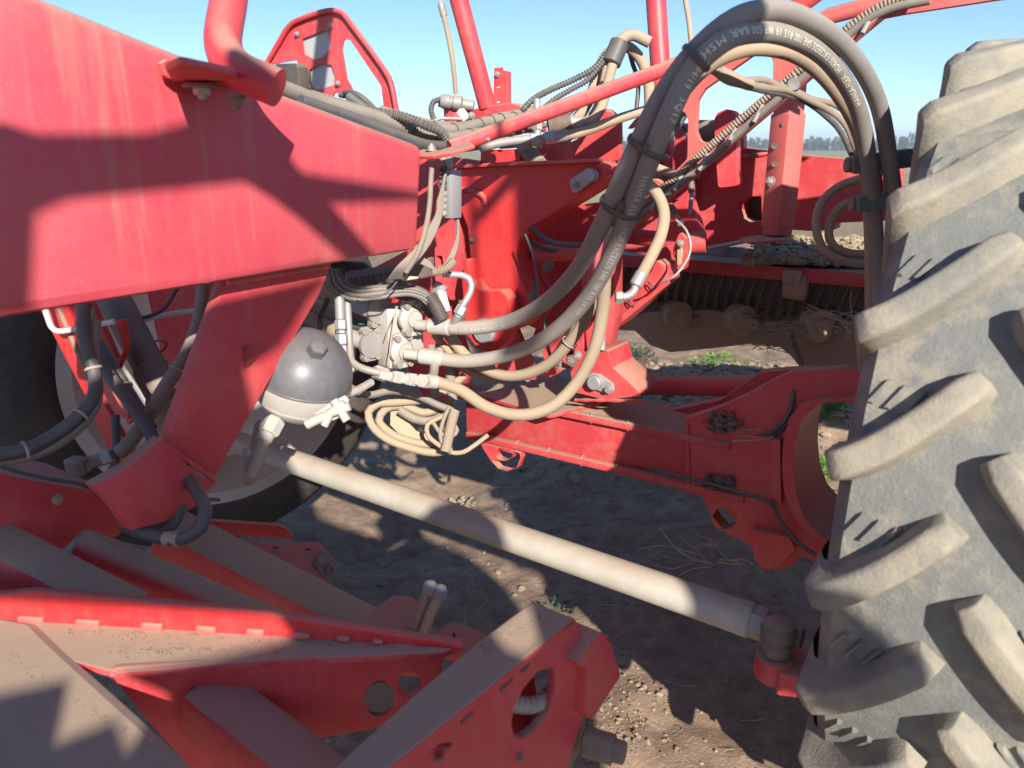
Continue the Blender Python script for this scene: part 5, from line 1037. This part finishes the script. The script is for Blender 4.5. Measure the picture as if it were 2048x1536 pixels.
HL = [(((176, 560, 1.5), (168, 620, 1.5), (168, 665, 1.5), (178, 710, 1.5), (190, 750, 1.5), (188, 790, 1.48), (160, 830, 1.45), (110, 870, 1.42), (50, 900, 1.38), (-40, 915, 1.34)), .0125, HOSECLEAN, 'upper of two dark hoses bending down left across the far wheel'),
      (((190, 640, 1.52), (186, 700, 1.52), (192, 760, 1.52), (192, 800, 1.5), (165, 845, 1.47), (115, 885, 1.43), (50, 912, 1.39), (-40, 922, 1.35)), .0115, HOSE, 'lower of two dark hoses bending down left across the far wheel'),
      (((408, 560, 1.7), (402, 620, 1.68), (380, 695, 1.66), (330, 775, 1.62), (285, 850, 1.60), (250, 895, 1.58), (238, 905, 1.58)), .0145, HOSE, 'dark hose from under the beam down to the steel elbow fitting'),
      (((180, 690, 1.6), (215, 745, 1.6), (255, 800, 1.58), (290, 850, 1.56), (320, 895, 1.54), (360, 940, 1.5), (395, 985, 1.45), (410, 1020, 1.42), (400, 1055, 1.4), (360, 1078, 1.4), (300, 1070, 1.42), (250, 1052, 1.45)), .0125, HOSECLEAN, 'long black hose swinging in a loop over the foot of the red leg'),
      (((300, 880, 1.56), (335, 925, 1.54), (355, 965, 1.5), (362, 1010, 1.48), (345, 1050, 1.46), (310, 1066, 1.45), (262, 1060, 1.46)), .0105, HOSECLEAN, 'second black hose looping inside the longer one over the foot'),
      (((195, 690, 1.66), (225, 740, 1.64), (262, 800, 1.62), (300, 860, 1.6)), .016, HOSECLEAN, 'short thick wrapped hose in front of the bright red strut'),
      (((185, 620, 1.7), (184, 680, 1.7), (200, 730, 1.7), (230, 760, 1.7)), .0065, CONDUITD, 'thin frayed conduit beside the dark hoses at the left'),
      (((230, 830, 1.6), (232, 880, 1.6), (230, 930, 1.58), (225, 940, 1.58)), .009, CONDUIT, 'short ribbed dark conduit above the steel elbow fitting'),
      (((355, 575, 1.95), (330, 615, 1.95), (300, 632, 1.95), (280, 636, 1.95)), .005, HOSECLEAN, 'thin black cable curving under the beam in front of the shaded panel'),
      (((420, 618, 2.0), (380, 622, 2.0), (330, 630, 2.0), (290, 640, 2.0)), .0065, WHITE, 'thin white pipe in the shade behind the dark cylinder')]
for i, (p, r, m, lb) in enumerate(HL):
    o, f = tube('hydraulic_hose' if r > .008 else 'cable', px(*p), r, m, ret=True, seg=18); tag(o, lb, 'hose' if r > .008 else 'cable')
    if i in (0, 2, 3, 5):
        for q in (.35, .6, .85) if i == 0 else (.5,): tie(f, q, TIEW, o, gap=.001)
    if i == 3:
        p_, T, s, r_ = at(f, .80); cyl('dust_patch_sleeve', at(f, .79)[0], at(f, .83)[0], .0133, HOSEDUST, o, 18)
et = thing('elbow_fitting', 'dusty steel elbow fitting with hexagon nuts at the lower end of the dark hose', 'fitting', U(190, 925, 1.57))
hexn('nut', U(225, 910, 1.57), U(205, 918, 1.57), .015, STEEL, et); cyl('body', U(207, 917, 1.57), U(168, 930, 1.56), .013, DARKST, et, 18); hexn('nut', U(180, 926, 1.56), U(160, 932, 1.56), .016, STEELD, et); lathe('base', [(0, .018), (.03, .02), (.035, .01)], U(155, 948, 1.55), Z, DARKST, et)
# ------------------------------------------------------------------ shelf, web drum and roller unit behind
sh = thing('rear_shelf', 'red shelf strip carrying dry soil above the dark cleaning drum', 'shelf', on(1500, 520, pl_l(3.0)))
zs = on(1500, 530, pl_l(3.0)).z
P0_ = [M(a, l, zs) for a, l in ((-1.75, 3.0), (.5, 3.0), (.5, 3.55), (-1.75, 3.55))]
plate3('shelf_top', P0_, Z, .02, REDDUST, sh, r=0)
bar('front_edge', M(-1.75, 2.99, zs - .02), M(.5, 2.99, zs - .02), .02, .05, Z, RED, sh, .003)
rk = Rocks(); rn = random.Random(6)
for i in range(2600):
    x = rn.uniform(1490, 1760); y = 528 - abs(rn.gauss(0, 1)) * 18 * (1 if x > 1540 else (x - 1480) / 60)
    if y < 470: continue
    p = on(x, y, pl_z(zs + .02)); top = .05 * max(0, 1 - abs(y - 500) / 40)
    rk.add(p + Z * rn.uniform(0, top), rn.choice([.007, .009, .012, .02]), rn)
rk.done('soil_pile', CLOD, kind='stuff')
dr = thing('cleaning_drum', 'long dark cleaning web drum with slanted bars under the red shelf', 'drum', M(-.6, 3.3, .9))
dc0 = M(-1.9, 3.25, 1.09); dc1 = M(.7, 3.25, 1.09)
cyl('core', dc0, dc1, .12, DARKST, dr, 40, .02)
bars = []
for i in range(60):
    a = -1.85 + i * .043; pp_ = []
    for k in range(9):
        t = -2.4 + k * .32; pp_.append(M(a + k * .014, 3.25, 1.09) + (-L * math.cos(t) + Z * math.sin(t)) * .135)
    bars.append(pp_)
tubes('drum_bars', bars, .008, DARKST, dr, seg=6)
gp_ = thing('roller_guard', 'curved tan dust-covered guard sheet below the cleaning drum', 'guard', on(1500, 690, pl_l(3.0)))
plate('guard_sheet', pl_l(3.12), [(1230, 660), (1260, 640), (1290, 625), (1420, 620), (1520, 640), (1610, 650), (1720, 640), (1760, 600), (1760, 735), (1600, 735), (1582, 712), (1560, 694), (1500, 688), (1430, 696), (1340, 705), (1300, 690), (1270, 662)], .02, BROWN, gp_, r=.01)
cv = []
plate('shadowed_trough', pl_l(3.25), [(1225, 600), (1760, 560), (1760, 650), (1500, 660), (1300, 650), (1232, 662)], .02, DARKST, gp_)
for i, (x, y) in enumerate(((1352, 632), (1480, 640), (1635, 650))):
    c = on(x, y, pl_l(3.05))
    o = lathe('disc_roller', [(-.04, .055), (-.03, .062), (-.02, .05), (0, .05), (.01, .062), (.025, .062), (.03, .035), (.045, .03), (.05, .0)], c, (A * .8 - L * .6).normalized() * (1), BROWN, None, 32)
    tag(o, ['left', 'middle', 'right'][i] + ' dusty disc roller in front of the tan guard sheet', 'roller', 'dusty disc rollers below the drum')
    bolt(on(x + 38, y + 10, pl_l(3.09)), -L, .016, BROWN, o)
hs = thing('roller_hanger', 'small hanging bracket with a round support roller under the shelf edge', 'hanger', on(1585, 555, pl_l(2.95)))
plate('bracket', pl_l(2.93), [(1566, 540), (1604, 542), (1596, 572), (1568, 570), (1564, 558)], .012, BROWN, hs, r=.006)
lathe('support_roller', [(-.045, .03), (-.04, .048), (.03, .052), (.035, .03)], on(1594, 572, pl_l(3.0)), A, BROWN, hs)
bolt(on(1580, 562, pl_l(2.92)), -L, .013, STEELD, hs)
bxk = plate('motor_bracket', pl_l(3.02), [(1462, 630), (1512, 640), (1516, 648), (1516, 660), (1470, 658), (1460, 648)], .06, BROWN, None, r=.004, holes=[ell(1494, 649, 2, 3), ell(1508, 650, 2, 3)]); tag(bxk, 'small tan bracket box with two holes below the drum', 'bracket')
# chain hanging beside the guard
ch = thing('hanging_chain', 'dark link chain hanging diagonally over the tan guard', 'chain', U(1600, 710, 2.85))
cpts = crom(px((1585, 668, 2.85), (1590, 690, 2.85), (1598, 712, 2.85), (1608, 735, 2.85)), .016)
vs, fs = [], []
for i, c in enumerate(cpts):
    T = (cpts[min(i + 1, len(cpts) - 1)] - cpts[max(i - 1, 0)]).normalized(); s = T.cross(FW).normalized() if i % 2 else FW
    lp_ = [c + T * math.cos(t * .524) * .013 + s * math.sin(t * .524) * .0075 for t in range(12)]
    v, f, _ = sweep(lp_, .003, 6, True); o = len(vs); vs += v; fs += [tuple(j + o for j in g) for g in f]
link('chain_links', meshd('c', vs, fs), DARKST, ch, True, kind='stuff')
rn = random.Random(8)
straw_bits('hanging_straw', [U(rn.gauss(1545, 12), rn.uniform(640, 700), 3.0) for _ in range(50)] + [U(rn.gauss(1690, 10), rn.uniform(630, 665), 2.2) for _ in range(16)] + [U(rn.gauss(1470, 10), rn.uniform(860, 890), 2.1) for _ in range(5)] + [U(rn.uniform(1380, 1440), rn.uniform(1085, 1130), 2.3) for _ in range(14)], STRAW, (.06, .2), .0016, rn)
# ------------------------------------------------------------------ added plates, unseen above and behind the viewer, cut to cast the broad shadows
def back(x, y, pl, k): return on(x, y, pl) + SUN * k
ow = thing('shade_plates', 'red cut plates added unseen above the viewer to cast the broad band shadows', 'shade plate', M(-.6, -.6, 2.6))
D0 = CAM + SUN * .9; DU = Z.cross(SUN).normalized(); DV = SUN.cross(DU)
def onD(p, off=0): q = p - D0; return p - SUN * (q.dot(SUN) - off)
def dpt(x, y): return D0 + DU * x + DV * y
def shade_plate(name, pts, th=.02, off=0, holes=(), r=.01):  # added plate facing the sun, outlined after the shadow it casts
    return plate3(name, [q - SUN * 0 + SUN * off for q in pts], SUN, th, RED, ow, holes, r=r)
PBm = pl_a(-1.2)
shade_plate('shade_plate_beam', [onD(on(x, y, PBm)) for x, y in ((-60, 230), (0, 240), (70, 265), (290, 265), (400, 235), (500, 300), (590, 342), (850, 385), (850, 402), (650, 410), (560, 408), (490, 366), (140, 402), (75, 432), (66, 625), (-60, 640))], off=.05)
shade_plate('shade_plate_strip', [onD(on(x, y, PBm)) for x, y in ((470, 190), (500, 200), (600, 340), (760, 520), (700, 528), (600, 440), (520, 380), (480, 300))], off=.1)
shade_plate('shade_plate_broad', [dpt(*q) for q in ((-1.3, -.9), (.60, -.9), (.69, -.66), (.64, -.44), (.62, -.36), (.54, -.26), (.40, -.18), (.385, -.08), (.33, -.0), (.24, -.02), (.17, -.09), (.20, -.165), (.06, -.10), (-.07, -.04), (-.10, .03), (-.11, .12), (-.145, .20), (-.155, .29), (-.085, .34), (-.03, .43), (.03, .51), (-.04, .475), (-.27, .375), (-.44, .28), (-.50, .28), (-.50, .85), (-1.3, .85))],
     holes=[[dpt(*q) for q in ((-.69, -.05), (-.58, -.09), (-.1, -.16), (-.08, -.195), (-.2, -.205), (-.33, -.21), (-.265, -.255), (-.275, -.28), (-.305, -.25), (-.37, -.262), (-.39, -.205), (-.48, -.21), (-.60, -.21))],
            [dpt(*q) for q in ((.23, -.218), (.31, -.188), (.295, -.24), (.27, -.252), (.24, -.24))],
            [onD(on(x, y, pl_d(130, 700, 1.72, L))) for x, y in ((76, 620), (140, 620), (190, 762), (172, 800))]])
shade_plate('shade_plate_small', [onD(U(x, y, 1.46)) for x, y in ((1160, 520), (1205, 400), (1262, 275), (1325, 190), (1345, 205), (1312, 290), (1275, 400), (1240, 480), (1190, 610), (1110, 610))], off=.12)
shade_plate('shade_plate_small', [dpt(*q) for q in ((.70, -.185), (.79, -.215), (.86, -.30), (.88, -.40), (.84, -.45), (.765, -.42), (.77, -.34), (.70, -.32))], off=.12)
shade_plate('shade_plate_broad', [onD(on(x, y, pl_l(1.9))) for x, y in ((1026, 345), (1060, 318), (1230, 318), (1250, 420), (1236, 560), (1180, 640), (1110, 655), (1030, 655))], off=.18)
shade_plate('shade_plate_strip', [onD(on(x, y, pl_l(1.9))) for x, y in ((932, 320), (950, 320), (962, 655), (944, 655))], off=.22)
shade_plate('shade_plate_strip', [onD(on(x, y, pl_l(1.9))) for x, y in ((1020, 335), (1060, 335), (958, 452), (944, 432))], off=.26)

# ------------------------------------------------------------------ thin summer haze over the field
hb = meshd('haze', [(x, y, z) for z in (-4, 30) for x, y in ((-760, -60), (960, -60), (960, 1560), (-760, 1560))], [(3, 2, 1, 0), (4, 5, 6, 7), (0, 1, 5, 4), (1, 2, 6, 5), (2, 3, 7, 6), (3, 0, 4, 7)])
hm = bpy.data.materials.new('haze_air'); hm.use_nodes = True; t_ = hm.node_tree; t_.nodes.clear()
o_ = t_.nodes.new('ShaderNodeOutputMaterial'); v_ = t_.nodes.new('ShaderNodeVolumePrincipled'); v_.inputs['Color'].default_value = (.86, .93, 1, 1); v_.inputs['Density'].default_value = .0008; v_.inputs['Anisotropy'].default_value = .2
t_.links.new(v_.outputs[0], o_.inputs['Volume']); link('haze', hb, hm, None, False, kind='stuff')

# ------------------------------------------------------------------ more of the tangle round the manifold and behind
EX = [(((700, 545, 2.12), (735, 575, 2.1), (790, 590, 2.1), (838, 606, 2.1), (868, 640, 2.12)), .009, HOSECLEAN, 'black hose passing behind the flat cable bundle above the manifold'),
      (((690, 770, 2.02), (735, 790, 2.06), (780, 782, 2.1), (830, 790, 2.15), (880, 812, 2.15), (910, 822, 2.15)), .010, HOSE, 'grey hose running under the row of couplings to the axle end'),
      (((868, 668, 2.18), (895, 700, 2.18), (925, 735, 2.2), (980, 756, 2.22), (1040, 748, 2.22), (1100, 720, 2.2), (1130, 680, 2.15), (1150, 640, 2.1)), .0105, HOSEDUST, 'thin tan hose sagging behind the thicker manifold hoses'),
      (((880, 660, 2.16), (915, 700, 2.16), (945, 725, 2.18), (1000, 742, 2.2)), .0055, HOSE, 'thin cable tied to the tan hose behind the manifold hoses'),
      (((1065, 560, 2.2), (1085, 620, 2.2), (1092, 680, 2.2), (1108, 735, 2.2)), .005, HOSECLEAN, 'thin black cable hanging behind the bundle down to the axle'),
      (((1040, 470, 2.25), (1100, 500, 2.3), (1160, 496, 2.35), (1215, 480, 2.4)), .0065, HOSECLEAN, 'black cable crossing the dark recess beside the red column'),
      (((1300, 350, 2.35), (1335, 350, 2.35), (1372, 345, 2.35), (1400, 352, 2.35)), .0105, HOSEDUST, 'short dusty hose stub behind the ribbed conduit of the bundle'),
      (((1265, 322, 2.3), (1300, 330, 2.3), (1330, 342, 2.3), (1352, 350, 2.3)), .0125, HOSEDUST, 'short dusty hose behind the bundle pointing at the diagonal arm'),
      (((1240, 395, 2.2), (1262, 400, 2.2), (1285, 385, 2.2), (1300, 372, 2.2)), .0085, HOSEDUST, 'short bent tan hose behind the hook-shaped hose'),
      (((660, 700, 2.0), (640, 680, 2.05), (600, 650, 2.1), (560, 620, 2.15)), .012, HOSECLEAN, 'dark hose passing behind the accumulator under the beam'),
      (((655, 600, 2.05), (640, 640, 2.1), (650, 690, 2.05)), .008, HOSECLEAN, 'short black hose between the leg and the fitting stack'),
      (((1345, 225, 2.6), (1372, 262, 2.6), (1380, 310, 2.6), (1352, 360, 2.6)), .008, HOSECLEAN, 'black hose curving down behind the arched frame plate'),
      (((1030, 258, 2.3), (1100, 248, 2.3), (1140, 225, 2.3), (1168, 198, 2.3)), .0065, CONDUIT, 'thin dark cable climbing behind the red brace tube')]
for p, r, m, lb in EX: tag(tube('hydraulic_hose' if r > .0075 else 'cable', px(*p), r, m, seg=14), lb, 'hose' if r > .0075 else 'cable')
yb = plate('yellow_box', pl_d(1240, 385, 2.45, FW), [(1228, 372), (1252, 372), (1252, 392), (1228, 394)], .04, YELLOW, None, r=.004); tag(yb, 'small yellow connector box seen behind the tied hose bundle', 'connector box')
yb = plate('yellow_strip', pl_d(1152, 402, 2.5, FW), [(1138, 410), (1166, 396), (1166, 408), (1140, 420)], .03, YELLOW, None, r=.002); tag(yb, 'yellow strip behind the pointed arm of the red column', 'strip')
rp2 = thing('red_pivot', 'pale red double lug with pin behind the bundle left of the arched frame', 'pivot', U(1330, 420, 2.5))
plate('lug', pl_d(1300, 410, 2.5, L), [(1240, 440), (1262, 372), (1300, 352), (1336, 372), (1330, 420), (1290, 450)], .03, REDPALE, rp2, r=.012, holes=[ell(1298, 400, 9, 10)])
plate('lug', pl_d(1190, 240, 2.6, L), [(1192, 330), (1192, 240), (1200, 220), (1212, 216), (1224, 226), (1228, 260), (1226, 330)], .04, RED, rp2, r=.012)
cyl('pin', U(1296, 402, 2.5), U(1330, 398, 2.42), .018, DARKST, rp2)
# weld beads along the leg, the column and the axle
def weld(a, b, r, mat, par):
    n = max(3, int((b - a).length / .006)); ps = [a.lerp(b, i / n) for i in range(n + 1)]
    return tube('weld_bead', ps, lambda s: r * (1 + .22 * math.sin(s * 900)), mat, par, seg=8, straight=True)
weld(on(455, 566, pl_a(-1.262)), on(655, 532, pl_a(-1.262)), .006, REDBEAM, mb)
weld(on(334, 892, pl_a(-1.258)), on(432, 962, pl_a(-1.258)), .005, RED, mb)
weld(on(1375, 845, pl_l(2.028)), on(1378, 980, pl_l(2.028)), .006, RED, ax)
weld(on(1150, 800, pl_l(1.995)), on(1285, 802, pl_l(1.995)), .005, RED, ax)
weld(on(1440, 320, pl_l(2.795)), on(1540, 306, pl_l(2.795)), .006, REDPALE, rb)
weld(on(222, 1350, PF) + nf * 0, on(880, 1294, PF), .004, RED, fa_)
# loose screws and small brackets on the column
for x, y in ((1012, 597), (1033, 630), (945, 480)): bolt(on(x, y, pl_l(1.893)), -L, .007, DARKST, cl)
# grime lumps on the ledge of the lower arms
g = Rocks(); rn = random.Random(31)
for (a, b, n, z_) in (((120, 1262), (820, 1290), 120, zt + .002), ((230, 1300), (560, 1300), 160, zt + .002), ((0, 1300), (300, 1500), 60, zq + .001), ((960, 1300), (1090, 1230), 60, z2 + .001)):
    for i in range(n):
        t = rn.random(); p = on(a[0] + (b[0] - a[0]) * t + rn.gauss(0, 12), a[1] + (b[1] - a[1]) * t + rn.gauss(0, 6), pl_z(z_)); g.add(p, rn.uniform(.0006, .0017), rn)
g.done('dry_dirt_grains', CLODS, kind='stuff')
